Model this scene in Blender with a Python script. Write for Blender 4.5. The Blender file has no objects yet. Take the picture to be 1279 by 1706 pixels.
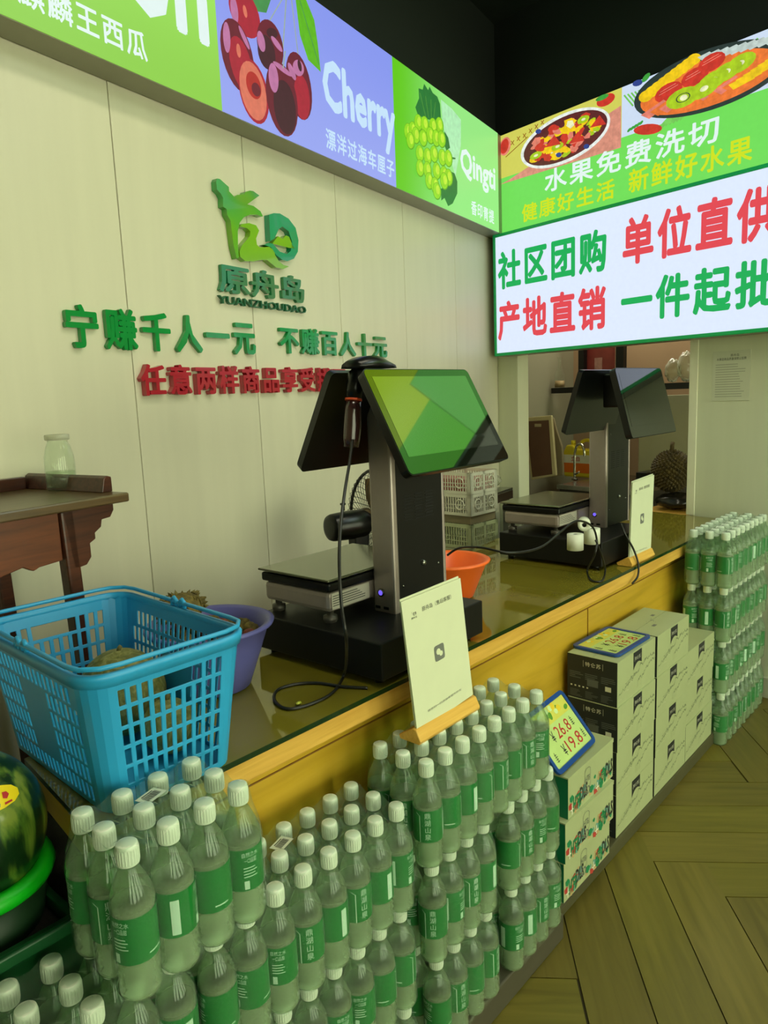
import bpy, bmesh, math, random
from mathutils import Vector, Matrix
C = bpy.context.scene.collection
random.seed(7)
R = math.radians
# ------------------------------------------------------------------ camera (calibrated on the photograph, 1279x1706)
FX, CX, CY, H = 1209.0, 639.5, 853.0, 1.5
ROT = ((0.6630372, 0.14300806, -0.73479954), (-0.74751995, 0.07410676, -0.66009251), (-0.03994494, 0.9869432, 0.15603692))
M3 = Matrix(ROT)
cd = bpy.data.cameras.new('camera'); cam = bpy.data.objects.new('camera', cd); C.objects.link(cam)
cd.sensor_fit = 'HORIZONTAL'; cd.sensor_width = 36; cd.lens = 36 * FX / 1279; cd.clip_start = .02
cam.matrix_world = Matrix.Translation((0, 0, H)) @ M3.to_4x4()
bpy.context.scene.camera = cam
vs = bpy.context.scene.view_settings
vs.view_transform = 'Standard'; vs.look = 'None'; vs.gamma = 1; vs.use_curve_mapping = False; vs.exposure = 0.0
cy = bpy.context.scene.cycles
cy.max_bounces = 8; cy.diffuse_bounces = 4; cy.glossy_bounces = 4; cy.transmission_bounces = 6; cy.transparent_max_bounces = 40
cy.caustics_reflective = False; cy.caustics_refractive = False; cy.sample_clamp_indirect = 4
cy.use_denoising = True
# world: strong even light, standing in for daylight outside the shop
w = bpy.data.worlds.new('world'); bpy.context.scene.world = w; w.use_nodes = True
w.node_tree.nodes['Background'].inputs[0].default_value = (.62, .66, .45, 1)
w.node_tree.nodes['Background'].inputs[1].default_value = 11
# unseen overhead area lamps: general shop light, plus fill for walls and kitchen
def lamp(x, y, z, sx, sy, e, col, rx=0, ry=0):
    l = bpy.data.lights.new('unseen_lamp', 'AREA'); l.shape = 'RECTANGLE'; l.size = sx; l.size_y = sy; l.energy = e; l.color = col
    o = bpy.data.objects.new('unseen_lamp', l); C.objects.link(o); o.location = (x, y, z); o.rotation_euler = (R(rx), R(ry), 0)
lamp(1.0, -.6, 3.3, .6, 1.6, 13, (1, .95, .66))
lamp(2.7, -.5, 3.3, .6, 1.6, 24, (.80, 1, .95))  # tinted to stand in for the white sign's bluish glow
lamp(1.6, .65, 3.4, 1.6, .3, 18, (1, .96, .72))  # added fill above the aisle, brightens the logo wall
lamp(4.9, 2.2, 2.55, .5, .9, 17, (1, .93, .75))  # unseen kitchen lamp, raised to brighten the space behind the hatch
# ------------------------------------------------------------------ pixel -> place on a known plane of the room
def ray(px, py): return M3 @ Vector(((px - CX) / FX, -(py - CY) / FX, -1.0))
def on_z(px, py, z): r = ray(px, py); return r * ((z - H) / r.z) + Vector((0, 0, H))
def on_y(px, py, y): r = ray(px, py); return r * (y / r.y) + Vector((0, 0, H))
AW, AS = R(9.8), R(-99.2)
CN = Vector((3.932, 2.528, 0))                      # corner of the two walls
def on_wall(px, py, a, off=0):                      # local (x, z) on a wall through the corner
    n = Vector((-math.sin(a), math.cos(a), 0)); d = Vector((math.cos(a), math.sin(a), 0)); r = ray(px, py)
    o = CN - n * off; t = n.dot(o) / n.dot(Vector((r.x, r.y, 0))); p = r * t + Vector((0, 0, H))
    return ((p - CN).dot(d), p.z)
def W(px, py, off=0): return on_wall(px, py, AW, off)
def S(px, py, off=0): return on_wall(px, py, AS, off)
# ------------------------------------------------------------------ materials
def lin(c): return tuple(((x / 255) / 12.92 if x <= 10 else ((x / 255 + .055) / 1.055) ** 2.4) for x in c) + (1,)
MATS = {}
def mat(name, col, rough=.5, metal=0, spec=.5, emit=0, ior=1.5, noise=0, nscale=20, stretch=None, bump=0, bscale=200, alpha=1, coat=0, trans=0, sheen=0):
    if name in MATS: return MATS[name]
    m = bpy.data.materials.new(name); m.use_nodes = True; nt = m.node_tree; b = nt.nodes['Principled BSDF']
    c = lin(col)
    b.inputs['Base Color'].default_value = c; b.inputs['Roughness'].default_value = rough; b.inputs['Metallic'].default_value = metal
    b.inputs['Specular IOR Level'].default_value = spec; b.inputs['IOR'].default_value = ior; b.inputs['Alpha'].default_value = alpha
    b.inputs['Coat Weight'].default_value = coat; b.inputs['Transmission Weight'].default_value = trans
    tc = nt.nodes.new('ShaderNodeTexCoord'); mp = nt.nodes.new('ShaderNodeMapping'); nt.links.new(tc.outputs['Object'], mp.inputs[0])
    if stretch: mp.inputs['Scale'].default_value = stretch
    n = nt.nodes.new('ShaderNodeTexNoise'); n.inputs['Scale'].default_value = nscale; n.inputs['Detail'].default_value = 5
    nt.links.new(mp.outputs[0], n.inputs[0])
    mr = nt.nodes.new('ShaderNodeMapRange'); mr.inputs[1].default_value = .25; mr.inputs[2].default_value = .75
    mr.inputs[3].default_value = 1 - max(noise, .02); mr.inputs[4].default_value = 1 + max(noise, .02)
    nt.links.new(n.outputs[0], mr.inputs[0])
    mx = nt.nodes.new('ShaderNodeVectorMath'); mx.operation = 'SCALE'; mx.inputs[0].default_value = c[:3]
    nt.links.new(mr.outputs[0], mx.inputs['Scale']); nt.links.new(mx.outputs[0], b.inputs['Base Color'])
    if emit:
        b.inputs['Emission Strength'].default_value = emit; nt.links.new(mx.outputs[0], b.inputs['Emission Color'])
    if bump:
        n2 = nt.nodes.new('ShaderNodeTexNoise'); n2.inputs['Scale'].default_value = bscale; nt.links.new(mp.outputs[0], n2.inputs[0])
        bp = nt.nodes.new('ShaderNodeBump'); bp.inputs['Strength'].default_value = bump; bp.inputs['Distance'].default_value = .002
        nt.links.new(n2.outputs[0], bp.inputs['Height']); nt.links.new(bp.outputs[0], b.inputs['Normal'])
    MATS[name] = m; return m
def lit(name, col, e=1.0, nz=.015):           # backlit print: the colour is what the lamps behind it give
    m = mat(name, col, rough=.35, emit=e, noise=nz, nscale=45, spec=.2); nt = m.node_tree; b = nt.nodes['Principled BSDF']
    for l in list(b.inputs['Base Color'].links): nt.links.remove(l)
    b.inputs['Base Color'].default_value = (.03, .03, .03, 1); return m
def lit_grad(name, c0, c1, axis, a, b_, e=1.0):   # backlit printed colour fade across the sheet, in the sign's own coordinates
    m = lit(name, c0, e); nt = m.node_tree; b = nt.nodes['Principled BSDF']
    tc = nt.nodes.new('ShaderNodeTexCoord'); sp = nt.nodes.new('ShaderNodeSeparateXYZ'); nt.links.new(tc.outputs['Object'], sp.inputs[0])
    mr = nt.nodes.new('ShaderNodeMapRange'); mr.interpolation_type = 'SMOOTHSTEP'; mr.inputs[1].default_value = a; mr.inputs[2].default_value = b_
    nt.links.new(sp.outputs[axis], mr.inputs[0])
    mx = nt.nodes.new('ShaderNodeMix'); mx.data_type = 'RGBA'; mx.inputs[6].default_value = lin(c0); mx.inputs[7].default_value = lin(c1)
    nt.links.new(mr.outputs[0], mx.inputs[0])
    nt.links.new(mx.outputs[2], b.inputs['Emission Color']); return m
def film(name, tint, mixfac, rough=.15, body=(200, 225, 205), edge=.5, gr=.05, fi=1.45):   # thin clear plastic: mostly see-through with a milky gloss
    if name in MATS: return MATS[name]
    m = bpy.data.materials.new(name); m.use_nodes = True; nt = m.node_tree; out = nt.nodes['Material Output']; b = nt.nodes['Principled BSDF']
    b.inputs['Base Color'].default_value = lin(body); b.inputs['Roughness'].default_value = rough; b.inputs['Specular IOR Level'].default_value = .1
    t = nt.nodes.new('ShaderNodeBsdfTransparent'); t.inputs[0].default_value = lin(tint)
    lw = nt.nodes.new('ShaderNodeLayerWeight'); lw.inputs[0].default_value = .35
    mr = nt.nodes.new('ShaderNodeMapRange'); mr.inputs[3].default_value = mixfac; mr.inputs[4].default_value = min(1, mixfac + edge)
    nt.links.new(lw.outputs['Facing'], mr.inputs[0])
    tc = nt.nodes.new('ShaderNodeTexCoord'); n = nt.nodes.new('ShaderNodeTexNoise'); n.inputs['Scale'].default_value = 40; nt.links.new(tc.outputs['Object'], n.inputs[0])
    bp = nt.nodes.new('ShaderNodeBump'); bp.inputs['Strength'].default_value = .2; bp.inputs['Distance'].default_value = .003
    nt.links.new(n.outputs[0], bp.inputs['Height']); nt.links.new(bp.outputs[0], b.inputs['Normal'])
    mx = nt.nodes.new('ShaderNodeMixShader'); nt.links.new(mr.outputs[0], mx.inputs[0]); nt.links.new(t.outputs[0], mx.inputs[1]); nt.links.new(b.outputs[0], mx.inputs[2])
    g = nt.nodes.new('ShaderNodeBsdfGlossy'); g.inputs['Roughness'].default_value = gr; nt.links.new(bp.outputs[0], g.inputs['Normal'])
    fr = nt.nodes.new('ShaderNodeFresnel'); fr.inputs[0].default_value = fi; m2 = nt.nodes.new('ShaderNodeMixShader')
    ge = nt.nodes.new('ShaderNodeNewGeometry'); iv = nt.nodes.new('ShaderNodeMath'); iv.operation = 'SUBTRACT'; iv.inputs[0].default_value = 1; nt.links.new(ge.outputs['Backfacing'], iv.inputs[1])
    mu = nt.nodes.new('ShaderNodeMath'); mu.operation = 'MULTIPLY'; nt.links.new(fr.outputs[0], mu.inputs[0]); nt.links.new(iv.outputs[0], mu.inputs[1])   # gloss on the outer face only
    nt.links.new(mu.outputs[0], m2.inputs[0]); nt.links.new(mx.outputs[0], m2.inputs[1]); nt.links.new(g.outputs[0], m2.inputs[2])
    nt.links.new(m2.outputs[0], out.inputs[0]); MATS[name] = m; return m
def ramp_mat(name, stops, scale=(1, 1, 1), nscale=5, rough=.5, detail=6, dist=0, wave=None, bump=.0, coat=0, spec=.5):
    if name in MATS: return MATS[name]
    m = mat(name, (128, 128, 128), rough=rough, coat=coat, spec=spec); nt = m.node_tree; b = nt.nodes['Principled BSDF']
    tc = nt.nodes.new('ShaderNodeTexCoord'); mp = nt.nodes.new('ShaderNodeMapping'); nt.links.new(tc.outputs['Object'], mp.inputs[0]); mp.inputs['Scale'].default_value = scale
    if wave:
        n = nt.nodes.new('ShaderNodeTexWave'); n.bands_direction = wave; n.inputs['Scale'].default_value = nscale; n.inputs['Distortion'].default_value = dist; n.inputs['Detail'].default_value = detail; n.inputs['Detail Scale'].default_value = 2
    else:
        n = nt.nodes.new('ShaderNodeTexNoise'); n.inputs['Scale'].default_value = nscale; n.inputs['Detail'].default_value = detail; n.inputs['Distortion'].default_value = dist
    nt.links.new(mp.outputs[0], n.inputs[0])
    cr = nt.nodes.new('ShaderNodeValToRGB'); el = cr.color_ramp.elements
    el[0].position = stops[0][0]; el[0].color = lin(stops[0][1]); el[1].position = stops[-1][0]; el[1].color = lin(stops[-1][1])
    for p, c in stops[1:-1]: e = el.new(p); e.color = lin(c)
    fac = n.outputs['Fac'] if 'Fac' in n.outputs else n.outputs[0]
    nt.links.new(fac, cr.inputs[0]); nt.links.new(cr.outputs[0], b.inputs['Base Color'])
    if bump:
        bp = nt.nodes.new('ShaderNodeBump'); bp.inputs['Strength'].default_value = bump; bp.inputs['Distance'].default_value = .003
        nt.links.new(fac, bp.inputs['Height']); nt.links.new(bp.outputs[0], b.inputs['Normal'])
    return m
cream = mat('cream_wall_panel', (214, 210, 184), rough=.38, noise=.03, nscale=3, stretch=(6, 6, .5))
cream2 = mat('pale_side_panel', (208, 212, 180), rough=.4, noise=.03, nscale=3, stretch=(6, 6, .5))
dark_upper = mat('black_painted', (26, 34, 30), rough=.9, noise=.08, nscale=2)
black_gloss = mat('black_plastic', (12, 13, 12), rough=.3, spec=.35, noise=.1)
black_sat = mat('black_metal_sheet', (17, 18, 16), rough=.4, spec=.3, noise=.08, nscale=60)
screen_m = mat('dark_screen_glass', (14, 15, 14), rough=.03, ior=2.5, noise=.02)
silver = mat('silver_paint', (168, 156, 148), rough=.36, metal=.45, noise=.04, nscale=30)
steel = mat('brushed_steel', (150, 150, 140), rough=.25, metal=.9, noise=.12, nscale=30, stretch=(1, 12, 1))
white_pl = mat('white_plastic', (222, 222, 205), rough=.4, noise=.03)
cap_m = mat('white_cap_plastic', (226, 232, 212), rough=.38, noise=.02)
label_g = mat('green_label', (0, 118, 44), rough=.35, noise=.04)
label_w = mat('white_label_ink', (196, 226, 200), rough=.4)
card_w = mat('white_carton', (170, 180, 132), rough=.55, noise=.035, nscale=8)
card_k = mat('black_carton', (34, 40, 40), rough=.5, noise=.08, nscale=10)
ink_k = mat('dark_ink', (44, 48, 40), rough=.6)
ink_g = mat('grey_ink', (150, 158, 124), rough=.6, noise=.1, nscale=40)
ink_s = mat('soft_grey_ink', (112, 116, 106), rough=.6)
ink_r = mat('red_ink', (182, 40, 40), rough=.6)
paper = mat('paper_sheet', (214, 220, 184), rough=.6, noise=.02)
pine = ramp_mat('pine_wood', [(.3, (208, 158, 62)), (.7, (228, 182, 84))], scale=(2, 30, 30), nscale=3, rough=.4, detail=4, dist=.5)
ply = ramp_mat('orange_plywood', [(.25, (180, 144, 34)), (.55, (202, 163, 46)), (.8, (212, 175, 62))], scale=(1.2, 4, 14), nscale=1.6, rough=.32, detail=5, dist=.8)
rosewood = ramp_mat('red_brown_wood', [(.3, (50, 24, 15)), (.7, (84, 44, 26))], scale=(2, 30, 30), nscale=2.5, rough=.3, detail=5, dist=.6)
blue_pl = mat('blue_basket_plastic', (44, 160, 214), rough=.36, noise=.03, nscale=6, spec=.5)
purple_pl = mat('purple_bowl_plastic', (92, 92, 160), rough=.4, noise=.03)
orange_pl = mat('orange_bowl_plastic', (248, 110, 40), rough=.35, noise=.03)
blue_fr = mat('navy_blue_frame', (24, 70, 140), rough=.35)
green_pl = mat('bright_green_ring', (10, 190, 24), rough=.4)
crate_g = mat('dark_green_crate', (16, 78, 38), rough=.4, noise=.1)
mesh_k = mat('black_mesh_mat', (46, 42, 36), rough=.7, noise=.5, nscale=160, stretch=(1, 2.4, 1), bump=.8, bscale=260)
gl = mat('counter_glass', (122, 112, 34), rough=.04, ior=1.75, noise=.1, nscale=2.2, stretch=(.6, 3, 1))
gl_edge = mat('green_glass_edge', (16, 46, 18), rough=.15)
bottle_m = film('clear_bottle', (222, 238, 222), .12, rough=.06, body=(178, 198, 156), edge=.26, gr=.04, fi=1.5)
nt_ = bottle_m.node_tree; sp_ = nt_.nodes.new('ShaderNodeSeparateXYZ'); nt_.links.new([n for n in nt_.nodes if n.type == 'TEX_COORD'][0].outputs['Object'], sp_.inputs[0])
wl_ = nt_.nodes.new('ShaderNodeMapRange'); wl_.inputs[1].default_value = .135; wl_.inputs[2].default_value = .155; wl_.inputs[3].default_value = .42; wl_.inputs[4].default_value = .10; nt_.links.new(sp_.outputs[2], wl_.inputs[0])
mr_ = [n for n in nt_.nodes if n.type == 'MAP_RANGE' and n != wl_][0]; nt_.links.new(wl_.outputs[0], mr_.inputs[3])
film_m = film('shrink_film', (246, 252, 248), .035, rough=.16, body=(200, 222, 200), edge=.06, gr=.12, fi=1.18)
bag_m = film('clear_plastic_bag', (236, 240, 228), .16, rough=.15, body=(214, 216, 196), edge=.5)
glass_jar = film('glass_jar', (250, 253, 249), .01, rough=.03, body=(220, 228, 214), edge=.13)
water_m = film('water', (236, 244, 232), .04, rough=.05, body=(200, 214, 190), edge=.1)
green_let = mat('green_acrylic', (6, 140, 60), rough=.16, noise=.06, nscale=8, coat=.5)
red_let = mat('red_acrylic', (176, 34, 50), rough=.18, noise=.04, nscale=8, coat=.5)
# ------------------------------------------------------------------ mesh builder
class MB:
    def __init__(s): s.v = []; s.f = []; s.m = []; s.s = []
    def add(s, vs_, fs_, mi=0, sm=False):
        o = len(s.v); s.v += [tuple(p) for p in vs_]
        for f in fs_: s.f.append(tuple(i + o for i in f)); s.m.append(mi); s.s.append(sm)
        return s
    def box(s, x0, y0, z0, x1, y1, z1, mi=0, M=None, taper=0):
        t = taper
        P = [Vector(p) for p in ((x0 + t, y0 + t, z0), (x1 - t, y0 + t, z0), (x1 - t, y1 - t, z0), (x0 + t, y1 - t, z0), (x0, y0, z1), (x1, y0, z1), (x1, y1, z1), (x0, y1, z1))]
        if M: P = [M @ p for p in P]
        return s.add(P, [(0, 3, 2, 1), (4, 5, 6, 7), (0, 1, 5, 4), (1, 2, 6, 5), (2, 3, 7, 6), (3, 0, 4, 7)], mi)
    def lathe(s, prof, seg=24, c=(0, 0, 0), mi=0, sx=1, sy=1, M=None, close=False):
        V = []; F = []
        for r, z in prof:
            for k in range(seg):
                a = 2 * math.pi * k / seg; p = Vector((c[0] + r * sx * math.cos(a), c[1] + r * sy * math.sin(a), c[2] + z)); V.append(M @ p if M else p)
        n = len(prof)
        for i in range(n - 1):
            for k in range(seg):
                k2 = (k + 1) % seg; F.append((i * seg + k, i * seg + k2, (i + 1) * seg + k2, (i + 1) * seg + k))
        if prof[0][0] > 1e-5 and close: F.append(tuple(reversed(range(seg))))
        if prof[-1][0] > 1e-5 and close: F.append(tuple((n - 1) * seg + k for k in range(seg)))
        return s.add(V, F, mi, True)
    def tube(s, pts, r, seg=8, mi=0, closed=False):
        pts = [Vector(p) for p in pts]; n = len(pts); V = []; F = []
        up = Vector((0, 0, 1)); prev = None
        for i, p in enumerate(pts):
            a = pts[(i - 1) % n] if (closed or i > 0) else p; b = pts[(i + 1) % n] if (closed or i < n - 1) else p
            d = (b - a).normalized()
            if prev is None:
                x = d.cross(up) if abs(d.z) < .95 else d.cross(Vector((1, 0, 0)))
            else: x = prev - d * prev.dot(d)
            x.normalize(); prev = x; y = d.cross(x)
            rr = r[i] if isinstance(r, (list, tuple)) else r
            for k in range(seg): t = 2 * math.pi * k / seg; V.append(p + x * rr * math.cos(t) + y * rr * math.sin(t))
        for i in range(n if closed else n - 1):
            j = (i + 1) % n
            for k in range(seg): k2 = (k + 1) % seg; F.append((i * seg + k, i * seg + k2, j * seg + k2, j * seg + k))
        if not closed: F.append(tuple(reversed(range(seg)))); F.append(tuple((n - 1) * seg + k for k in range(seg)))
        return s.add(V, F, mi, True)
    def poly(s, pts, y0, y1, mi=0):     # polygon in x-z, extruded along y from y0 (front) to y1; y0 == y1 gives a flat face
        n = len(pts); ar = sum(pts[i][0] * pts[(i + 1) % n][1] - pts[(i + 1) % n][0] * pts[i][1] for i in range(n))
        if ar < 0: pts = pts[::-1]
        V = [(p[0], y0, p[1]) for p in pts]; F = [tuple(range(n))]
        if y1 != y0:
            V += [(p[0], y1, p[1]) for p in pts]; F.append(tuple(reversed(range(n, 2 * n))))
            F += [(i, i + n, (i + 1) % n + n, (i + 1) % n) for i in range(n)]
        return s.add(V, F, mi)
    def sphere(s, c, r, seg=16, rings=10, mi=0, sc=(1, 1, 1), jit=0):
        prof = [(math.sin(math.pi * i / rings), -math.cos(math.pi * i / rings)) for i in range(rings + 1)]
        V = []; F = []
        for pr, pz in prof:
            for k in range(seg):
                a = 2 * math.pi * k / seg; q = r * (1 + random.uniform(-jit, jit)); V.append((c[0] + q * pr * math.cos(a) * sc[0], c[1] + q * pr * math.sin(a) * sc[1], c[2] + q * pz * sc[2]))
        for i in range(rings):
            for k in range(seg): k2 = (k + 1) % seg; F.append((i * seg + k, i * seg + k2, (i + 1) * seg + k2, (i + 1) * seg + k))
        return s.add(V, F, mi, True)
    def glyph(s, me, fn, mi=0):
        return s.add([fn(v) for v in me[0]], me[1], mi)
    def mesh(s, name, mats):
        me = bpy.data.meshes.new(name); me.from_pydata(s.v, [], s.f)
        for m in (mats if isinstance(mats, (list, tuple)) else [mats]): me.materials.append(m)
        me.polygons.foreach_set('material_index', s.m); me.polygons.foreach_set('use_smooth', s.s); me.update(); return me
    def obj(s, name, mats, parent=None, loc=None, rz=0, bevel=0, merge=False):
        me = s.mesh(name, mats)
        if merge:
            bm = bmesh.new(); bm.from_mesh(me); bmesh.ops.remove_doubles(bm, verts=bm.verts, dist=1e-5); bm.to_mesh(me); bm.free()
        o = bpy.data.objects.new(name, me); C.objects.link(o)
        if parent: o.parent = parent
        if loc: o.location = loc
        if rz: o.rotation_euler = (0, 0, rz)
        if bevel:
            b = o.modifiers.new('bevel', 'BEVEL'); b.width = bevel; b.segments = 2; b.limit_method = 'ANGLE'; b.angle_limit = R(40)
        return o
def thing(name, label, cat, loc=(0, 0, 0), rz=0, group=None):
    o = bpy.data.objects.new(name, None); o.empty_display_size = .05; C.objects.link(o); o.location = loc; o.rotation_euler = (0, 0, rz)
    o['label'] = label; o['category'] = cat
    if group: o['group'] = group
    return o
def tag(o, label, cat, group=None):
    o['label'] = label; o['category'] = cat
    if group: o['group'] = group
    return o
def struct(name, loc=(0, 0, 0), rz=0):
    o = bpy.data.objects.new(name, None); C.objects.link(o); o.location = loc; o.rotation_euler = (0, 0, rz); o['kind'] = 'structure'; return o
def st(o): o['kind'] = 'structure'; return o
def smooth_path(pts, n=6):
    pts = [Vector(p) for p in pts]; out = []
    for i in range(len(pts) - 1):
        p0 = pts[max(i - 1, 0)]; p1 = pts[i]; p2 = pts[i + 1]; p3 = pts[min(i + 2, len(pts) - 1)]
        for k in range(n):
            t = k / n; out.append(.5 * ((2 * p1) + (p2 - p0) * t + (2 * p0 - 5 * p1 + 4 * p2 - p3) * t * t + (3 * p1 - p0 - 3 * p2 + p3) * t ** 3))
    return out + [pts[-1]]
def ell(cx, cy, rx, ry, rot=0, n=24, a0=0, a1=360):   # ellipse points in the photograph's plane of a print
    c, s_ = math.cos(R(rot)), math.sin(R(rot)); out = []
    full = (a1 - a0) >= 360
    for k in range(n if full else n + 1):
        a = R(a0 + (a1 - a0) * k / n); x, y = rx * math.cos(a), ry * math.sin(a); out.append((cx + x * c - y * s_, cy + x * s_ + y * c))
    return out
# ------------------------------------------------------------------ lettering: every glyph made once
RAISED = '宁赚千人一元不百十任意两样商品享受拼团原舟岛'
FLAT = set('麒麟王西瓜漂洋过海车厘子香印青提水果免费洗切健康好生活新鲜社区购单位直供产地销件起批团一鼎湖山泉特仑苏之自然口品甜立白元')
WORDS = ['Watermelon', 'Cherry', 'Qingti', 'YUANZHOUDAO', '26.8', '19.8', '¥', 'HTB', 'DLS', 'O', '自然之水', '一口品甜', '原舟岛（售后客服）', '微信扫一扫添加客服为好友', '原舟岛', '水果店商品质量保障公告牌', '果切']
GL = {}
def _prep():
    jobs = [(c, .0002) for c in RAISED] + [(c, .0001) for c in FLAT] + [(x, 0) for x in WORDS]
    objs = []
    for t, off in jobs:
        cu = bpy.data.curves.new('glyph', 'FONT'); cu.body = t; cu.size = 1; cu.offset = 0; cu.resolution_u = 2; cu.extrude = .05 if off == .0002 or t == 'YUANZHOUDAO' else 0
        o = bpy.data.objects.new('glyph', cu); C.objects.link(o); objs.append((t, off, o))
    bpy.context.view_layer.update(); dg = bpy.context.evaluated_depsgraph_get()
    for t, off, o in objs:
        me = bpy.data.meshes.new_from_object(o.evaluated_get(dg)); vs_ = [v.co.copy() for v in me.vertices]; fs_ = [tuple(p.vertices) for p in me.polygons]
        GL[(t, off)] = (vs_, fs_)
        cu = o.data; bpy.data.objects.remove(o); bpy.data.curves.remove(cu); bpy.data.meshes.remove(me)
_prep()
def G(t):
    for off in (.0001, 0, .0002):
        if (t, off) in GL: return GL[(t, off)]
def bbox(g): xs = [v.x for v in g[0]]; ys = [v.y for v in g[0]]; return min(xs), max(xs), min(ys), max(ys)
def fit(mb, t, x0, z0, x1, z1, y, mi=0, g=None, th=None, cell=False, bold=0):   # lay a glyph or word into a rectangle of the x-z plane
    g = g or G(t); a, b, c, d = (0, 1, -.12, .88) if cell else bbox(g)
    k = (th / .1) if th else 0
    sh = [(0, 0)] if not bold else [(0, 0), (bold, 0), (-bold, 0), (0, bold), (0, -bold), (.7 * bold, .7 * bold), (-.7 * bold, -.7 * bold), (.7 * bold, -.7 * bold), (-.7 * bold, .7 * bold)]
    for i, (u_, v_) in enumerate(sh):      # heavier strokes: the outline laid again a hair to each side
        mb.glyph(g, lambda v: (x0 + (v.x + u_ - a) / (b - a) * (x1 - x0), y - v.z * k - i * .00003, z0 + (v.y + v_ - c) / (d - c) * (z1 - z0)), mi)
def row(mb, txt, x0, x1, z0, z1, y, mi=0, gap=.08, bold=.02):                    # a run of square characters
    n = len(txt); w_ = (x1 - x0) / n
    for i, ch in enumerate(txt):
        if ch != ' ': fit(mb, ch, x0 + i * w_ + w_ * gap / 2, z0, x0 + (i + 1) * w_ - w_ * gap / 2, z1, y, mi, cell=True, bold=bold)
def quad_text(mb, t, P00, P10, P01, P11, y, mi=0, full=True):           # characters inside a skewed quad given by wall points
    g = G(t); a, b, c, d = bbox(g) if full else (0, 1, -.12, .88)
    def fn(v):
        u = (v.x - a) / (b - a); q = (v.y - c) / (d - c)
        x = (P00[0] * (1 - u) + P10[0] * u) * (1 - q) + (P01[0] * (1 - u) + P11[0] * u) * q
        z = (P00[1] * (1 - u) + P10[1] * u) * (1 - q) + (P01[1] * (1 - u) + P11[1] * u) * q
        return (x, y, z)
    mb.glyph(g, fn, mi)
exec_parts = None
# ================================================================== SETTING
# floor: herringbone planks (0.162 x 0.97 m)
fl = struct('floor')
MB().box(-6, -6, -.08, 7, 5, -.006).obj('subfloor', mat('dark_joint', (58, 50, 18), rough=.8), fl)  # extended past the room to stop world light from below
def plank_mat(name, c0, c1, c2): return ramp_mat(name, [(.25, c0), (.5, c1), (.8, c2)], scale=(1.2, 14, 1), nscale=2.2, rough=.42, detail=6, dist=.7)
pms = [plank_mat('oak_floor', (98, 88, 28), (113, 103, 34), (126, 115, 44)), plank_mat('pale_oak_floor', (104, 92, 32), (118, 106, 40), (131, 117, 48)), plank_mat('brown_oak_floor', (92, 82, 28), (108, 96, 36), (118, 106, 44))]
PW, PL = .162, .972
pa, pb = Vector((.7986, .6018, 0)), Vector((.6018, -.7986, 0))
pmesh = []
for pm in pms:
    b = MB().box(0, 0, -.02, PL - .0035, PW - .0035, 0); pmesh.append(b.mesh('plank', pm))
cnt = 0
for i in range(-30, 50):
    for k in range(-4, 6):
        for kind in (0, 1):
            if kind == 0: p0 = 2.178 - i * PW - PL + 2 * PL * k; q0 = .63 + i * PW; org = pa * p0 + pb * (q0 + PW); ang = math.atan2(pa.y, pa.x); cen = pa * (p0 + PL / 2) + pb * (q0 + PW / 2)
            else: p0 = 2.178 + i * PW; q0 = .63 - i * PW + 2 * PL * k; org = pa * p0 + pb * q0; ang = math.atan2(pb.y, pb.x); cen = pa * (p0 + PW / 2) + pb * (q0 + PL / 2)
            if not (.2 < cen.x < 5.2 and -1.6 < cen.y < 1.5) or cnt >= 295: continue
            o = bpy.data.objects.new('plank', random.choice(pmesh)); C.objects.link(o); o.parent = fl; cnt += 1
            o.location = (org.x, org.y, 0); o.rotation_euler = (0, 0, ang)
print('planks', cnt)
# back wall (logo wall) with joined vertical panels
wl = struct('wall_left', CN, AW)
MB().box(-6.0, .012, 0, .25, .12, 2.957).obj('backing', mat('panel_joint', (120, 116, 84), rough=.8), wl)
su = [W(x, y)[0] for x, y in ((230, 700), (437, 750), (568, 507), (671, 380))]
stp = (su[3] - su[0]) / 3; x = su[3] + stp
xs = [su[3] + stp * k for k in (1, 0, -1, -2, -3, -4, -5, -6)]
prev = 0.0
for x in xs:
    MB().box(x + .0015, 0, 0, prev - .0015, .012, 2.957).obj('panel', cream, wl, bevel=.002); prev = x
st(MB().box(-6, -.02, 2.957, .25, .12, 3.6).obj('wall_upper_left', dark_upper, None, CN, AW))
# side wall: post, head over the hatch, right part
wr = struct('wall_right', CN, AS)
xo = S(1151, 700)[0]; xp = S(862, 600)[0]
MB().box(-.2, 0, 0, xp, .1, 2.957).obj('post', cream2, wr, bevel=.004)
MB().box(xp, 0, 1.74, xo, .1, 2.957).obj('head_panel', cream2, wr)
MB().box(xp, .02, 0, xo, .1, .8).obj('sill_panel', cream2, wr)
MB().box(xo, 0, 0, 2.15, .1, 2.957).obj('panel', cream2, wr, bevel=.004)
MB().box(xo - .012, -.006, .85, xo + .03, .106, 1.74).obj('opening_trim', mat('pale_trim', (226, 226, 196), rough=.4), wr, bevel=.002)
st(MB().box(-.2, -.02, 2.957, 4.2, .12, 3.6).obj('wall_upper_right', dark_upper, None, CN, AS))
st(MB().box(xo + .02, -.012, 0, 2.15, 0, .1).obj('baseboard_right', mat('white_baseboard', (190, 190, 165), rough=.4), None, CN, AS, bevel=.002))
st(MB().box(-6, -6, 3.6, 7, 5, 3.7).obj('ceiling', mat('black_ceiling', (22, 34, 28), rough=.95, noise=.1), None))  # extended past the room to block high world light
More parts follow.
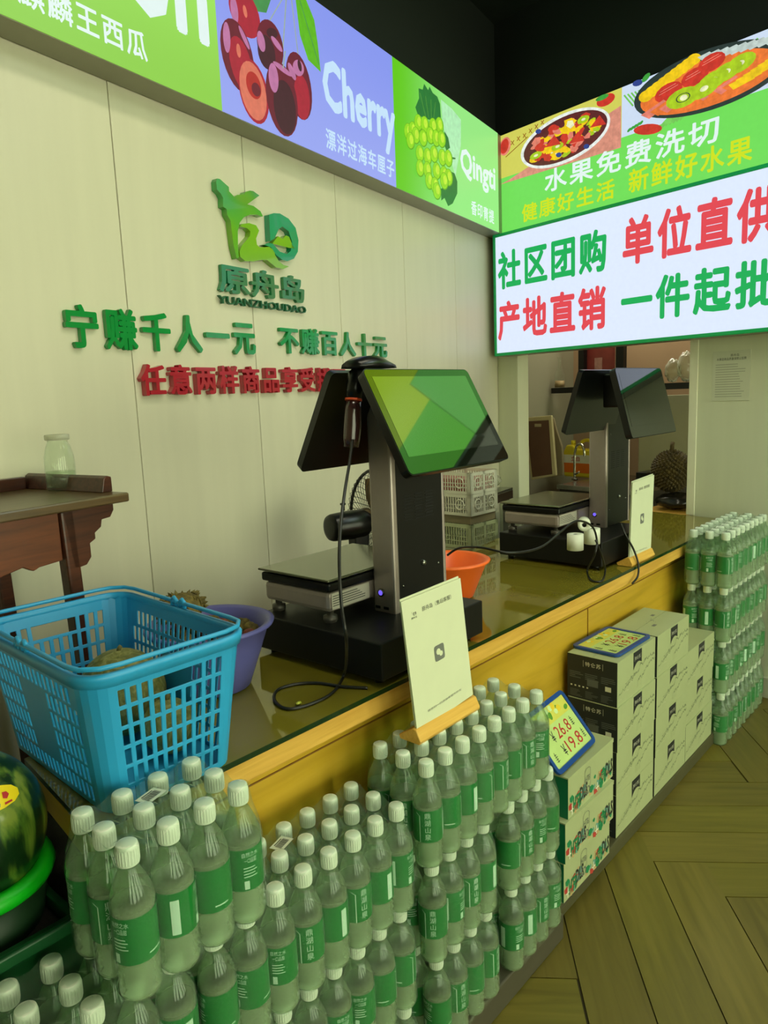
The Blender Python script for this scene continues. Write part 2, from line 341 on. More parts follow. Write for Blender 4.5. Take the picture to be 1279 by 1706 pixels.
# unseen piers and header added behind the viewer: gaps shape world light into streaks
frw = mat('unseen_wall_paint', (120, 116, 84), rough=.7)
wf = struct('wall_unseen_front')
piers = [(-3.4, -2.7), (-1.75, -1.15), (-.2, .35), (1.3, 1.85), (2.8, 3.35), (4.3, 5.6)]
for a_, b_ in piers: MB().box(a_, -3.4, 0, b_, -3.25, 2.6).obj('pier', frw, wf)
MB().box(-3.4, -3.4, 2.6, 5.6, -3.25, 3.6).obj('header', frw, wf)
st(MB().box(-3.5, -3.4, 0, -3.4, 4.9, 3.6).obj('wall_unseen_left', frw, None))  # added unseen wall, keeps world light off from the left
# kitchen behind the hatch
KW = 1.45
kb = st(MB().box(-1.0, KW, 0, 6.1, KW + .08, 2.9).obj('wall_kitchen_back', mat('tan_kitchen_wall', (150, 124, 92), rough=.6, noise=.05, nscale=2), None, CN, AS))  # lengthened out of view so the near screen mirrors a dark area
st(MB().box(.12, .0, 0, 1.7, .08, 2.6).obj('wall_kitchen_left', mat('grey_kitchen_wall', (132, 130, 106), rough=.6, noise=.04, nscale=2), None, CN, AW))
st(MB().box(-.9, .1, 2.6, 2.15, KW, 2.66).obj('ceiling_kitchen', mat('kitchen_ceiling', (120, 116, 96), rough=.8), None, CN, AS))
# low board under the cartons and packs
st(MB().box(1.58, .910, 0, 3.04, 1.11, .05).obj('trim_1', mat('grey_green_board', (74, 72, 42), rough=.6, noise=.06), None, bevel=.004))
st(MB().box(1.045, .868, 0, 1.64, 1.10, .075).obj('trim_2', mat('grey_pallet_board', (72, 68, 50), rough=.6, noise=.06), None, bevel=.004))
# ================================================================== SERVICE COUNTER
ct = thing('service_counter', 'long orange plywood service counter topped with greenish glass', 'counter', (0, 0, 0))
XL, XR = .458, 3.68
SX = lambda y: CN.x + (y - CN.y) * .162 - .012          # just clear of the side wall
BY = lambda x: 1.50 + (x - 1.15) * .1727                # back edge, parallel to the logo wall
def slab(y0, z0, z1, l=XL, mi=0, bb=None, inset=0):
    P4 = [(l, y0), (SX(y0), y0), (SX(1.9), BY(SX(1.9)) - inset), (l + .035, BY(l + .035) - inset)]
    V = [(x, y, z0) for x, y in P4] + [(x, y, z1) for x, y in P4]
    return (bb or MB()).add(V, [(3, 2, 1, 0), (4, 5, 6, 7), (0, 1, 5, 4), (1, 2, 6, 5), (2, 3, 7, 6), (3, 0, 4, 7)], mi)
MB().box(XL + .02, 1.115, 0, XR, 1.135, .788).obj('front_panel', ply, ct)
MB().box(XL + .02, 1.1125, .745, XR, 1.116, .748).obj('panel_joint', mat('joint_brown', (128, 88, 24), rough=.8), ct)
MB().box(2.28, 1.1125, 0, 2.283, 1.116, .744).obj('panel_joint', MATS['joint_brown'], ct)
MB().box(XL, 1.062, .79, XR, 1.082, .838).obj('edge_trim', pine, ct, bevel=.004)
slab(1.083, .79, .838, inset=.02).obj('core_board', ply, ct)
g_ = slab(1.055, .838, .8495); g_.m[2] = 1; g_.m[5] = 1
g_.obj('glass_top', [gl, gl_edge], ct)
MB().box(XL + .02, 1.136, 0, XL + .04, 1.36, .788).obj('side_panel', mesh_k, ct)
# ================================================================== LIGHT BOXES
def frame_sign(name, label, a, x0, x1, z0, z1, depth, framemat, fw=.012):
    t = thing(name, label, 'sign', CN, a)
    MB().box(x0, -depth, z0, x1, -.001, z1).obj('box', framemat, t, bevel=.003)
    return t
alu = mat('grey_aluminium', (150, 148, 128), rough=.4, metal=.3, noise=.03)
D = .10                                                   # depth of the light boxes
zb, zt = W(829, 387, D)[1], W(829, 223, D)[1]
fb = frame_sign('light_box', 'long backlit fruit banner of watermelon, cherry and grape panels above logo wall', AW, -4.6, -.1, zb - .003, zt + .002, D, alu); fb.rotation_euler = (0, .0042, AW)
x12 = W(365, 178, D)[0]; x23 = W(657, 310, D)[0]; xe = W(829, 387, D)[0]; xg = x12 - (x23 - x12) * 1.15
white_lit = lit('lit_white', (226, 244, 240), 1.0)
def sheet(name, t, x0, x1, z0, z1, y, m): return MB().box(x0, y - .003, z0, x1, y, z1).obj(name, m, t)
sheet('watermelon_print', fb, xg, x12, zb, zt, -D, lit_grad('lit_green_a', (140, 206, 72), (164, 236, 100), 2, zb, zt, 1.0))
sheet('cherry_print', fb, x12, x23, zb, zt, -D, lit_grad('lit_violet', (150, 164, 240), (134, 150, 238), 2, zb, zt, 1.0))
sheet('grape_print', fb, x23, xe, zb, zt, -D, lit_grad('lit_green_b', (96, 200, 10), (150, 232, 130), 0, x23, x23 + (xe - x23) * .55, 1.0))
F = D + .004
def wp(pts, off=F): return [W(px, py, off) for px, py in pts]
def spx(pts, off=F): return [S(px, py, off) for px, py in pts]
# watermelon text
b = MB()
P = lambda px, py: W(px, py, F)
zc0, zc1 = P(165, 178)[1] - .0, P(165, 178)[1]
row(b, '麒麟王西瓜', P(25, 40)[0], P(240, 60)[0], P(232, 106)[1], P(212, 48)[1] , -F)
b.obj('lettering', white_lit, fb); b = MB()
x1 = P(342, 70)[0]; h0 = P(342, 78)[1]; hh = .30
fit(b, 'Watermelon', x1 - 1.62, h0, x1, h0 + hh, -F, bold=.025)
b.obj('lettering', white_lit, fb)
# cherry text + picture
b = MB(); fit(b, 'Cherry', P(538, 180)[0], P(650, 258)[1], P(655, 215)[0], P(540, 100)[1], -F, bold=.036); b.obj('lettering', lit('lit_pale_blue', (196, 226, 250), 1.0), fb); b = MB()
row(b, '漂洋过海车厘子', P(539, 230)[0], P(655, 270)[0], P(539, 249)[1], P(541, 214)[1], -F)
b.obj('lettering', lit('lit_pale_blue', (196, 226, 250), 1.0), fb)
ch = [lit('lit_cherry', (110, 20, 46), .9, .12), lit('lit_cherry_dark', (68, 22, 40), .9, .12), lit('lit_cherry_pink', (196, 120, 168), .9, .12), lit('lit_flesh', (226, 120, 96), .9, .12), lit('lit_pit', (186, 40, 40), .9, .12), lit('lit_leaf', (96, 190, 24), .9, .12), lit('lit_leaf_dark', (70, 150, 80), .9, .12), lit('lit_stem', (160, 180, 170), .9, .12), lit('lit_cherry_red', (176, 28, 56), .9, .12)]
b = MB(); lay = [0]
def pic(pts, mi): lay[0] += .00012; b.poly(wp(pts), -F - lay[0], -F - lay[0], mi)
def line(x0, y0, x1, y1, w_, mi):
    dx, dy = x1 - x0, y1 - y0; l = math.hypot(dx, dy); nx, ny = -dy / l * w_ / 2, dx / l * w_ / 2
    pic([(x0 + nx, y0 + ny), (x1 + nx, y1 + ny), (x1 - nx, y1 - ny), (x0 - nx, y0 - ny)], mi)
pic([(405, -12), (412, 20), (440, 24), (448, 0), (452, -30)], 6)
line(432, 60, 490, -40, 2, 7); line(466, 112, 475, -30, 2, 7); line(494, 100, 478, -30, 1.5, 7)
pic([(486, -20), (500, -14), (520, 35), (526, 75), (531, 122), (510, 102), (496, 60)], 5)
line(492, -10, 528, 110, 1.2, 6)
pic(ell(403, 24, 22, 46, -22), 8); pic(ell(386, 20, 6, 24, -8), 2); pic(ell(404, 22, 3, 11, -12), 3)
pic(ell(446, 78, 21, 44, -12), 0); pic(ell(440, 90, 14, 30, -12), 1); pic(ell(431, 72, 6, 18, -12), 2); pic(ell(449, 58, 10, 8, 40), 1); pic(ell(457, 76, 4, 16, -35), 2)
pic(ell(391, 96, 25, 64, -14), 0); pic(ell(397, 110, 17, 48, -14), 8); pic(ell(373, 66, 6, 26, -4), 2); pic(ell(393, 88, 3.5, 12, -8), 3); pic(ell(402, 66, 3, 22, -24), 2)
pic(ell(494, 146, 20, 58, -10), 0); pic(ell(499, 165, 13, 38, -6), 8); pic(ell(493, 116, 9, 14, -14), 2); pic(ell(495, 112, 3, 10, -12), 1); pic(ell(482, 122, 4, 16, -22), 2)
pic(ell(418, 156, 23, 56, -13), 8); pic(ell(417, 155, 20.5, 51, -13), 3); pic(ell(418, 146, 11.5, 24, -16), 4); pic(ell(422, 153, 7, 12, -16), 0)
pic(ell(465, 168, 25, 64, -10), 0); pic(ell(470, 182, 18, 46, -8), 1); pic(ell(451, 133, 8, 25, -6), 2); pic(ell(466, 118, 4, 20, -52), 2)
line(467, 117, 470, 88, 2.2, 7)
b.obj('cherry_picture', ch, fb)
# grapes
b = MB(); lay[0] = 0
gm = [lit('lit_grape', (150, 224, 30), .95, .12), lit('lit_grape_light', (196, 240, 60), .95, .12), lit('lit_grape_shadow', (96, 176, 20), .95, .12), lit('lit_vine_leaf', (38, 124, 52), .9, .12), lit('lit_vine_light', (90, 160, 60), .9, .12), lit('lit_mint', (176, 236, 180), 1.0, .12)]
q = lambda x, y: (650 + x / 6.561, 120 + y / 6.561)
def ql(L): return [q(*p) for p in L]
pic(ql([(540, 300), (660, 400), (760, 520), (760, 800), (700, 1150), (640, 900), (560, 560)]), 5)
pic(ql([(290, 480), (260, 390), (300, 290), (295, 180), (340, 195), (355, 130), (400, 200), (415, 160), (450, 230), (500, 270), (530, 350), (540, 500), (480, 540), (400, 520)]), 3)
for dx in (320, 380, 440, 490): 
    x0, y0 = q(dx - 10, 230 + (dx - 320) * .6); x1_, y1_ = q(dx + (430 - dx) * .5, 500); line(x0, y0, x1_, y1_, .8, 4)
pic(ql([(580, 650), (620, 720), (640, 830), (600, 860), (570, 780)]), 3); pic(ql([(640, 925), (700, 940), (700, 955), (650, 955)]), 3)
pic(ql([(630, 1080), (690, 1110), (720, 1200), (720, 1330), (670, 1440), (620, 1470), (580, 1380), (545, 1410), (540, 1280), (600, 1260)]), 3)
random.seed(3)
gr = [(180, 660), (230, 640), (290, 560), (360, 580), (520, 590), (450, 600), (420, 700), (260, 700), (340, 730), (200, 760), (480, 730), (540, 740), (300, 900), (385, 930), (455, 905), (545, 940), (610, 950), (300, 1060), (380, 1080), (400, 1200), (480, 1090), (560, 1130), (610, 1160), (460, 1250), (560, 1200), (480, 1310)]
for x, y in gr:
    cx_, cy_ = q(x, y); pic(ell(cx_, cy_, 7.0, 15, -6, 16), 2); pic(ell(cx_ - .3, cy_ - .6, 6.2, 13.6, -6, 16), 0); pic(ell(cx_ + 1.2, cy_ - 2, 3, 8, -6, 12), 1)
b.obj('grape_picture', gm, fb)
b = MB(); fit(b, 'Qingti', P(766, 280)[0], P(822, 327)[1], P(823, 300)[0], P(768, 246)[1], -F, bold=.03); b.obj('lettering', white_lit, fb); b = MB()
row(b, '香印青提', P(783, 350)[0], P(822, 360)[0], P(783, 357)[1], P(783, 332)[1], -F); b.obj('lettering', white_lit, fb)
# fruit plate banner on the side wall
zb2, zt2 = zb, zt
xs0 = S(832, 385, D)[0]; xend = 2.308; xm = S(1036, 200, D)[0]
fs = frame_sign('light_box', 'backlit banner of two fruit plates with washing and cutting slogan on green band', AS, xs0 - .004, xend, zb2 - .004, zt2 + .002, D, mat('dark_green_frame', (20, 70, 40), rough=.4))
zg = S(1000, 262, D)[1]                                        # top of the green band
gz = lambda px, py: S(px, py, D)[1]
zg = gz(1279, 147)
sheet('green_print', fs, xs0, xend, zb2, zt2, -D, lit('lit_grass_green', (112, 222, 88), 1.0))
pl = thing  # keep name short
MB().box(xs0, -D - .004, zg, xm, -D - .003, zt2).obj('yellow_print', lit('lit_lemon', (214, 212, 92), .95), fs)
MB().box(xm, -D - .004, zg, S(1279, 100, D)[0] + .22, -D - .003, zt2).obj('white_print', lit('lit_bluish_white', (206, 222, 244), 1.0), fs)
b = MB(); lay[0] = .004
sm_ = [lit('lit_salmon', (226, 150, 128), .9, .22), lit('lit_white_plate', (232, 238, 232), 1, .22), lit('lit_strawberry', (206, 52, 40), .95, .22), lit('lit_mango', (246, 206, 20), .95, .22), lit('lit_kiwi', (170, 206, 30), .95, .22), lit('lit_kiwi_core', (236, 240, 190), .95, .22), lit('lit_plum', (96, 34, 40), .9, .22), lit('lit_papaya', (238, 120, 50), .95, .22), lit('lit_blueberry', (50, 70, 150), .9, .22), lit('lit_dark_plate', (40, 56, 54), .9, .22), lit('lit_dragonfruit', (196, 212, 206), .95, .22), lit('lit_leafy', (60, 160, 60), .95, .22), lit('lit_pink_flesh', (232, 130, 110), .95, .22), lit('lit_stripe', (120, 206, 90), .95, .22), lit('lit_scribble', (150, 90, 20), .9, .22)]
def pis(pts, mi): lay[0] += .00012; b.poly(spx(pts, D), -D - lay[0], -D - lay[0], mi)
def lis(x0, y0, x1, y1, w_, mi):
    dx, dy = x1 - x0, y1 - y0; l = math.hypot(dx, dy); nx, ny = -dy / l * w_ / 2, dx / l * w_ / 2
    pis([(x0 + nx, y0 + ny), (x1 + nx, y1 + ny), (x1 - nx, y1 - ny), (x0 - nx, y0 - ny)], mi)
pis([(833, 308), (848, 300), (1035, 176), (1035, 246)], 0)
pis(ell(842, 244, 9, 16, 15, 16), 12); pis(ell(841, 244, 6.5, 13, 15, 16), 2)
lis(843, 262, 880, 228, 1.2, 14)
for k, (x, y) in enumerate([(852, 238), (862, 231), (872, 226), (882, 218), (892, 211), (902, 204)]):
    lis(x, y - 3, x + 5, y + 4, 1.2, 14); lis(x + 5, y - 4, x, y + 4, 1.2, 14)
pis(ell(1010, 167, 17, 9, -30, 16), 2); pis(ell(1004, 163, 12, 4, -25, 12), 11)
pis(ell(943, 230, 82, 38, -28, 40), 1)
pis(ell(943, 230, 77, 33, -28, 40), 6)
random.seed(5)
cs = [2, 3, 4, 6, 3, 12, 2, 3, 5, 4]
for k in range(90):
    a = random.uniform(0, 6.283); r_ = math.sqrt(random.random()) * .9; x, y = r_ * 70 * math.cos(a), r_ * 28 * math.sin(a)
    c_, s_ = math.cos(R(-28)), math.sin(R(-28)); px, py = 943 + x * c_ - y * s_, 230 + x * s_ + y * c_
    w1, h1, rt = random.uniform(6, 12), random.uniform(4, 7), random.uniform(-60, 10); mi = random.choice(cs)
    if random.random() < .5: pis(ell(px, py, w1, h1, rt, 5), mi)
    else: pis(ell(px, py, w1, h1 * .8, rt, 10), mi)
for px, py in ((934, 259), (980, 245), (900, 220)): pis(ell(px, py, 5, 4, -20, 12), 8)
for px, py in ((975, 200), (896, 260), (932, 245)): pis(ell(px, py, 11, 5.5, -28, 14), 4); pis(ell(px, py, 4, 2, -28, 10), 5)
for px, py in ((1000, 205), (964, 232), (925, 238)): pis([(px - 14, py + 9), (px + 2, py - 12), (px + 13, py + 3)], 2)
# the big dark plate
for k in range(7): lis(1043 + k * 6, 160 - k * 2, 1058 + k * 6, 178 - k * 2, 3, 13); lis(1100 + k * 6, 216 - k * 2.4, 1118 + k * 6, 196 - k * 2.4, 3, 13)
for k in range(7): lis(1222 + k * 7, 78 - k * 2, 1234 + k * 7, 90 - k * 2, 3, 13)
pis(ell(1066, 140, 9, 5, -20, 12), 8); pis(ell(1080, 131, 10, 4, -50, 10), 11)
pis(ell(1083, 217, 24, 9, -6, 16), 2)
for k in range(5): pis(ell(1052 + k * 5, 222 - k * 3 - 4, 5, 2, -50, 8), 11)
pis(ell(1190, 133, 137, 49, -20, 48), 9)
pis(ell(1188, 138, 124, 38, -20, 40), 7)
def seg(px, py, rx, ry, rt, mi): pis(ell(px, py, rx, ry, rt, 14), mi)
for k in range(9): seg(1080 + k * 10, 162 - k * 7.6, 13, 9, -30, 3)
for k in range(8): pis([(1166 + k * 15, 98 - k * 4), (1186 + k * 15, 88 - k * 4), (1198 + k * 15, 96 - k * 4), (1178 + k * 15, 106 - k * 4)], 10)
for px, py in ((1118, 155), (1162, 130), (1190, 106)): seg(px, py, 26, 13, -32, 2); lis(px - 16, py + 6, px + 16, py - 12, 1, 12); lis(px - 14, py + 1, px + 12, py - 14, 1, 12)
for k in range(10): pis([(1072 + k * 15, 194 - k * 5), (1110 + k * 15, 168 - k * 5), (1120 + k * 15, 174 - k * 5), (1086 + k * 15, 200 - k * 5)], 7 if k % 2 else 12)
for k in range(6): pis([(1218 + k * 12, 144 - k * 8), (1256 + k * 12, 124 - k * 8), (1262 + k * 12, 133 - k * 8), (1226 + k * 12, 152 - k * 8)], 3)
for px, py in ((1238, 108), (1215, 122), (1193, 136), (1178, 150)): seg(px, py, 30, 13, -32, 4); seg(px, py, 8, 4, -32, 5)
seg(1143, 165, 31, 15, -26, 4); seg(1143, 165, 13, 7, -26, 9); seg(1143, 165, 11, 6, -26, 4); seg(1144, 165, 7, 4.5, -26, 5)
b.obj('fruit_picture', sm_, fs)
Q = lambda px, py: S(px, py, F)
b = MB(); row(b, '水果免费洗切', Q(905, 300)[0], Q(1202, 230)[0], Q(912, 322)[1], Q(912, 283)[1], -F - .002)
b.obj('lettering', white_lit, fs)
b = MB(); za, zc = Q(870, 372)[1], Q(870, 341)[1]
row(b, '健康好生活', Q(868, 355)[0], Q(1026, 315)[0], za, zc, -F - .002); b.obj('lettering', lit('lit_yellow', (206, 226, 20), 1.0), fs); b = MB(); row(b, '新鲜好水果', Q(1045, 310)[0], Q(1256, 250)[0], za, zc + .015, -F - .002)
b.obj('lettering', lit('lit_yellow', (206, 226, 20), 1.0), fs)
# unseen lit panel added right of the frame, shaped for the near screen's green reflection
fx_ = frame_sign('light_box', 'unseen two tone green lit panel added for the near screen reflection', AS, 2.312, 4.6, zb2 - .02, zt2 + .002, D, MATS['dark_green_frame'])
MB().box(2.0, -D, zt2 + .003, 4.6, -.021, 3.55).obj('upper_box', MATS['dark_green_frame'], fx_)
sheet('green_print', fx_, 2.312, 4.58, zb2, 2.78, -D, lit('lit_deep_green', (88, 196, 40), 1.25)); sheet('yellow_green_print', fx_, 2.312, 4.58, 2.78, zt2 + .003, -D, lit('lit_yellow_green', (176, 222, 20), 1.25)); sheet('yellow_green_print', fx_, 2.002, 4.58, zt2 + .003, 3.54, -D, lit('lit_yellow_green', (176, 222, 20), 1.25))
# white slogan box
D2 = .13; zw0, zw1 = S(824, 594, D2)[1], S(822, 392, D2)[1]
xw0 = S(823, 500, D2)[0]; xw1 = 2.02
gf = mat('green_sign_frame', (0, 150, 76), rough=.35, emit=.25)
ws = thing('light_box', 'white backlit slogan sign with green frame and red and green lettering', 'sign', CN, AS)
MB().box(xw0, -D2 + .004, zw0, xw1, -.001, zw1).obj('box', alu, ws)
fw = .018
MB().box(xw0, -D2 - .006, zw0, xw0 + fw, -D2 + .01, zw1).box(xw1 - fw, -D2 - .006, zw0, xw1, -D2 + .01, zw1).box(xw0, -D2 - .006, zw0, xw1, -D2 + .01, zw0 + fw).box(xw0, -D2 - .006, zw1 - fw, xw1, -D2 + .01, zw1).obj('frame', gf, ws, bevel=.003)
sheet('white_print', ws, xw0 + fw, xw1 - fw, zw0 + fw, zw1 - fw, -D2 + .002, lit('lit_cool_white', (218, 230, 250), 1.05))
F2 = D2; T = lambda px, py: S(px, py, F2)
rd, gn = lit('lit_red_letters', (226, 66, 78), 1.0), lit('lit_green_letters', (0, 172, 84), 1.0)
b = MB(); row(b, '社区团购', T(828, 440)[0], T(1014, 420)[0], T(832, 484)[1], T(832, 420)[1], -F2 - .002, bold=.034); b.obj('green_lettering', gn, ws); b = MB(); row(b, '一件起批', T(1032, 490)[0], T(1296, 470)[0], T(1100, 532)[1], T(1100, 458)[1], -F2 - .002, bold=.034); b.obj('green_lettering', gn, ws)
b = MB(); row(b, '产地直销', T(828, 540)[0], T(1012, 520)[0], T(832, 568)[1], T(832, 503)[1], -F2 - .002, bold=.034); b.obj('red_lettering', rd, ws); b = MB(); row(b, '单位直供', T(1034, 420)[0], T(1300, 370)[0], T(1040, 444)[1], T(1040, 364)[1], -F2 - .002, bold=.034); b.obj('red_lettering', rd, ws)
# ================================================================== LOGO WALL LETTERING
lg = thing('shop_logo', 'green plant and boat shop emblem with lettering mounted on cream wall', 'logo', CN, AW)
LO = .025
lp = lambda L: [W(340 + x / 6.822, 280 + y / 6.822, LO) for x, y in L]
em = [ramp_mat('logo_green', [(.35, (110, 170, 20)), (.55, (60, 160, 60)), (.75, (40, 150, 140))], scale=(3, 1, 3), nscale=1.4, rough=.14, detail=1, coat=.6), mat('logo_lime', (124, 176, 20), rough=.15, coat=.6), mat('logo_teal', (24, 146, 104), rough=.15, coat=.6)]
def lpart(name, pts, m): MB().poly(lp(pts), -LO, -.001, 0).obj(name, m, lg)
lpart('emblem_leaf', [(150, 118), (180, 125), (280, 215), (285, 265), (340, 325), (375, 305), (455, 298), (470, 270), (520, 255), (560, 262), (628, 312), (490, 412), (560, 430), (640, 490), (668, 548), (655, 552), (600, 530), (520, 530), (450, 560), (405, 620), (382, 720), (385, 900), (395, 1020), (372, 1030), (335, 880), (312, 700), (300, 600), (262, 530), (255, 465), (215, 440), (215, 340), (190, 290), (145, 245), (138, 150)], em[0])
lpart('emblem_swan', [(405, 660), (430, 635), (510, 625), (590, 650), (625, 710), (590, 800), (600, 870), (630, 900), (740, 895), (800, 940), (805, 985), (850, 1060), (900, 1100), (965, 1118), (900, 1148), (820, 1130), (770, 1090), (720, 1045), (640, 1045), (560, 1062), (470, 1058), (410, 1010), (402, 950), (430, 880), (520, 770), (525, 720), (490, 685), (440, 672)], em[1])
lpart('emblem_ring', [(738, 530), (790, 512), (860, 515), (960, 575), (1040, 680), (1072, 820), (1065, 950), (1020, 1030), (950, 1058), (890, 1045), (820, 990), (760, 900), (680, 872), (730, 850), (780, 860), (860, 950), (940, 978), (985, 940), (1000, 840), (960, 720), (890, 665), (850, 690), (800, 800), (752, 830)], em[2])
lpart('emblem_hill', [(775, 858), (840, 775), (890, 805), (930, 765), (965, 780), (1005, 880), (1030, 915), (960, 905), (860, 880)], em[1])
def raised(ch, x0, x1, z0, z1, m, parent, th=.014, name='letter'):
    bb = MB(); g = GL[(ch, .0002)]
    fit(bb, ch, x0, z0, x1, z1, -th / 2 - .001, 0, g=g, th=th, cell=True, bold=.028); return bb.obj(name, m, parent)
Wl = lambda px, py: W(px, py, .02)
a0 = Wl(368, 490)[0]; a1 = Wl(512, 505)[0]; z0_ = Wl(370, 487)[1]; z1_ = Wl(370, 436)[1]
for i, ch_ in enumerate('原舟岛'): raised(ch_, a0 + (a1 - a0) / 3 * i, a0 + (a1 - a0) / 3 * (i + 1), z0_, z1_, mat('logo_letter_green', (0, 124, 66), rough=.15, coat=.6), lg)
bb = MB(); g_ = GL[('YUANZHOUDAO', 0)]; zy = Wl(368, 505)[1]
fit(bb, '', Wl(366, 498)[0], zy, Wl(511, 515)[0], zy + .027, -.012, 0, g=g_, th=.012); bb.obj('lettering', mat('logo_small_green', (0, 96, 52), rough=.3), lg)
gl1 = thing('wall_slogan', 'row of large green raised characters on cream wall under the emblem', 'lettering', CN, AW)
z0_, z1_ = Wl(137, 581)[1], Wl(137, 506)[1]; xa, xb = Wl(104, 540)[0], Wl(430, 560)[0]; xc, xd = Wl(466, 570)[0], Wl(648, 575)[0]
for i, ch_ in enumerate('宁赚千人一元'): raised(ch_, xa + (xb - xa) / 6 * i + .008, xa + (xb - xa) / 6 * (i + 1) - .008, z0_, z1_, green_let, gl1)
for i, ch_ in enumerate('不赚百人十元'): raised(ch_, xc + (xd - xc) / 6 * i + .006, xc + (xd - xc) / 6 * (i + 1) - .006, z0_ + .012, z1_ - .006, green_let, gl1)
rl1 = thing('wall_slogan', 'row of dark red raised characters on cream wall, below the green row', 'lettering', CN, AW)
z0_, z1_ = Wl(250, 660)[1], Wl(250, 606)[1]; xa, xb = Wl(232, 630)[0], Wl(553, 630)[0]; wd = (xb - xa) / 9
for i, ch_ in enumerate('任意两样商品享受拼团'): raised(ch_, xa + wd * i + .006, xa + wd * (i + 1) - .006, z0_, z1_, red_let, rl1, .02)
# notice sheet on the right wall
ns = thing('wall_notice', 'small printed paper notice in clear sleeve taped on the right wall', 'notice', CN, AS)
nx0, nx1 = S(1187, 620)[0], S(1250, 620)[0]; nz0, nz1 = S(1190, 668)[1], S(1190, 586)[1]
MB().box(nx0, -.003, nz0, nx1, -.0005, nz1).obj('sheet', mat('notice_sheet', (202, 206, 178), rough=.3), ns)
b = MB(); fit(b, '水果店商品质量保障公告牌', nx0 + .02, nz1 - .045, nx1 - .02, nz1 - .032, -.0034); b.obj('lettering', ink_k, ns); b = MB()
fit(b, '原舟岛', nx0 + .085, nz1 - .028, nx0 + .125, nz1 - .016, -.0034); b.obj('lettering', ink_k, ns)
b = MB(); random.seed(2)
for k in range(14): b.box(nx0 + .015, -.0035, nz1 - .066 - k * .0115, nx1 - .02 - random.random() * .04, -.003, nz1 - .062 - k * .0115)
b.obj('small_print', mat('notice_ink', (166, 170, 146), rough=.5), ns)
# ================================================================== SHRINK-WRAPPED WATER PACKS
BR, BH, SP = .0312, .226, .0636
b = MB()
prof = [(0, .004), (.018, .002), (.026, 0), (.0300, .006), (.0306, .014)]
for k in range(4): prof += [(.0280, .021 + k * .011), (.0308, .0265 + k * .011)]
prof += [(.0308, .064), (.0308, .130), (.0312, .140), (.0300, .152), (.0240, .168), (.0165, .184), (.0128, .192), (.0128, .199)]
b.lathe(prof, 20); bottle_me = b.mesh('bottle', bottle_m)
b = MB(); cp = [(.0152, .196), (.0156, .198), (.0156, .221), (.0148, .2248), (.0135, .226), (0, .226)]
b.lathe(cp, 24)
for k in range(24):
    a = 2 * math.pi * k / 24; c_, s_ = math.cos(a), math.sin(a)
    b.add([(c_ * .0156 - s_ * .0008, s_ * .0156 + c_ * .0008, .199), (c_ * .0156 + s_ * .0008, s_ * .0156 - c_ * .0008, .199), (c_ * .0162, s_ * .0162, .200), (c_ * .0162, s_ * .0162, .219), (c_ * .0156 + s_ * .0008, s_ * .0156 - c_ * .0008, .221), (c_ * .0156 - s_ * .0008, s_ * .0156 + c_ * .0008, .221)], [(0, 1, 2), (1, 4, 3, 2), (0, 2, 3, 5), (5, 3, 4)])
cap_me = b.mesh('cap', cap_m)
b = MB(); LR = .0314; b.lathe([(LR, .061), (LR, .131)], 28)
def wrapped(b, t, a0, a1, z0, z1, vertical=False):          # glyphs bent round the bottle
    chars = t if isinstance(t, (list, tuple, str)) else [t]
    if vertical:
        n = len(chars)
        for i, ch_ in enumerate(chars):
            zt_ = z1 - (z1 - z0) * i / n; zb_ = zt_ - (z1 - z0) / n * .94; g = G(ch_)
            b.glyph(g, lambda v: (((LR + .0003) * math.sin(a0 + (a1 - a0) * v.x)), -(LR + .0003) * math.cos(a0 + (a1 - a0) * v.x), zb_ + (v.y + .12) * (zt_ - zb_)), 1)
    else:
        g = G(t); x0, x1, y0, y1 = bbox(g)
        b.glyph(g, lambda v: (((LR + .0003) * math.sin(a0 + (a1 - a0) * (v.x - x0) / (x1 - x0))), -(LR + .0003) * math.cos(a0 + (a1 - a0) * (v.x - x0) / (x1 - x0)), z0 + (v.y - y0) / (y1 - y0) * (z1 - z0)), 1)
def patch(b, a0, a1, z0, z1, mi=1, a2=None):
    a2 = a0 if a2 is None else a2; n = 3; V = []; F_ = []
    for k in range(n + 1):
        t = k / n
        for z, s0 in ((z0, a0), (z1, a2)):
            a = s0 + (a1 - a0) * t; V.append(((LR + .0003) * math.sin(a), -(LR + .0003) * math.cos(a), z))
    for k in range(n): F_.append((2 * k, 2 * k + 2, 2 * k + 3, 2 * k + 1))
    b.add(V, F_, mi)
wrapped(b, '鼎湖山泉', -.02, .42, .066, .128, True)
patch(b, -.36, -.31, .061, .120); patch(b, -.40, -.35, .120, .125, a2=-.62)
wrapped(b, '自然之水', 2.75, 3.6, .118, .126); wrapped(b, '一口品甜', 2.85, 3.5, .108, .116)
for k in range(4): patch(b, 2.8, 3.4 + .1 * (k % 2), .099 - k * .005, .1005 - k * .005)
patch(b, 2.8, 3.05, .064, .078); patch(b, -1.9, -1.2, .07, .072); patch(b, 1.5, 1.9, .066, .12)
label_me = b.mesh('label', [label_g, label_w])
film_cache = {}
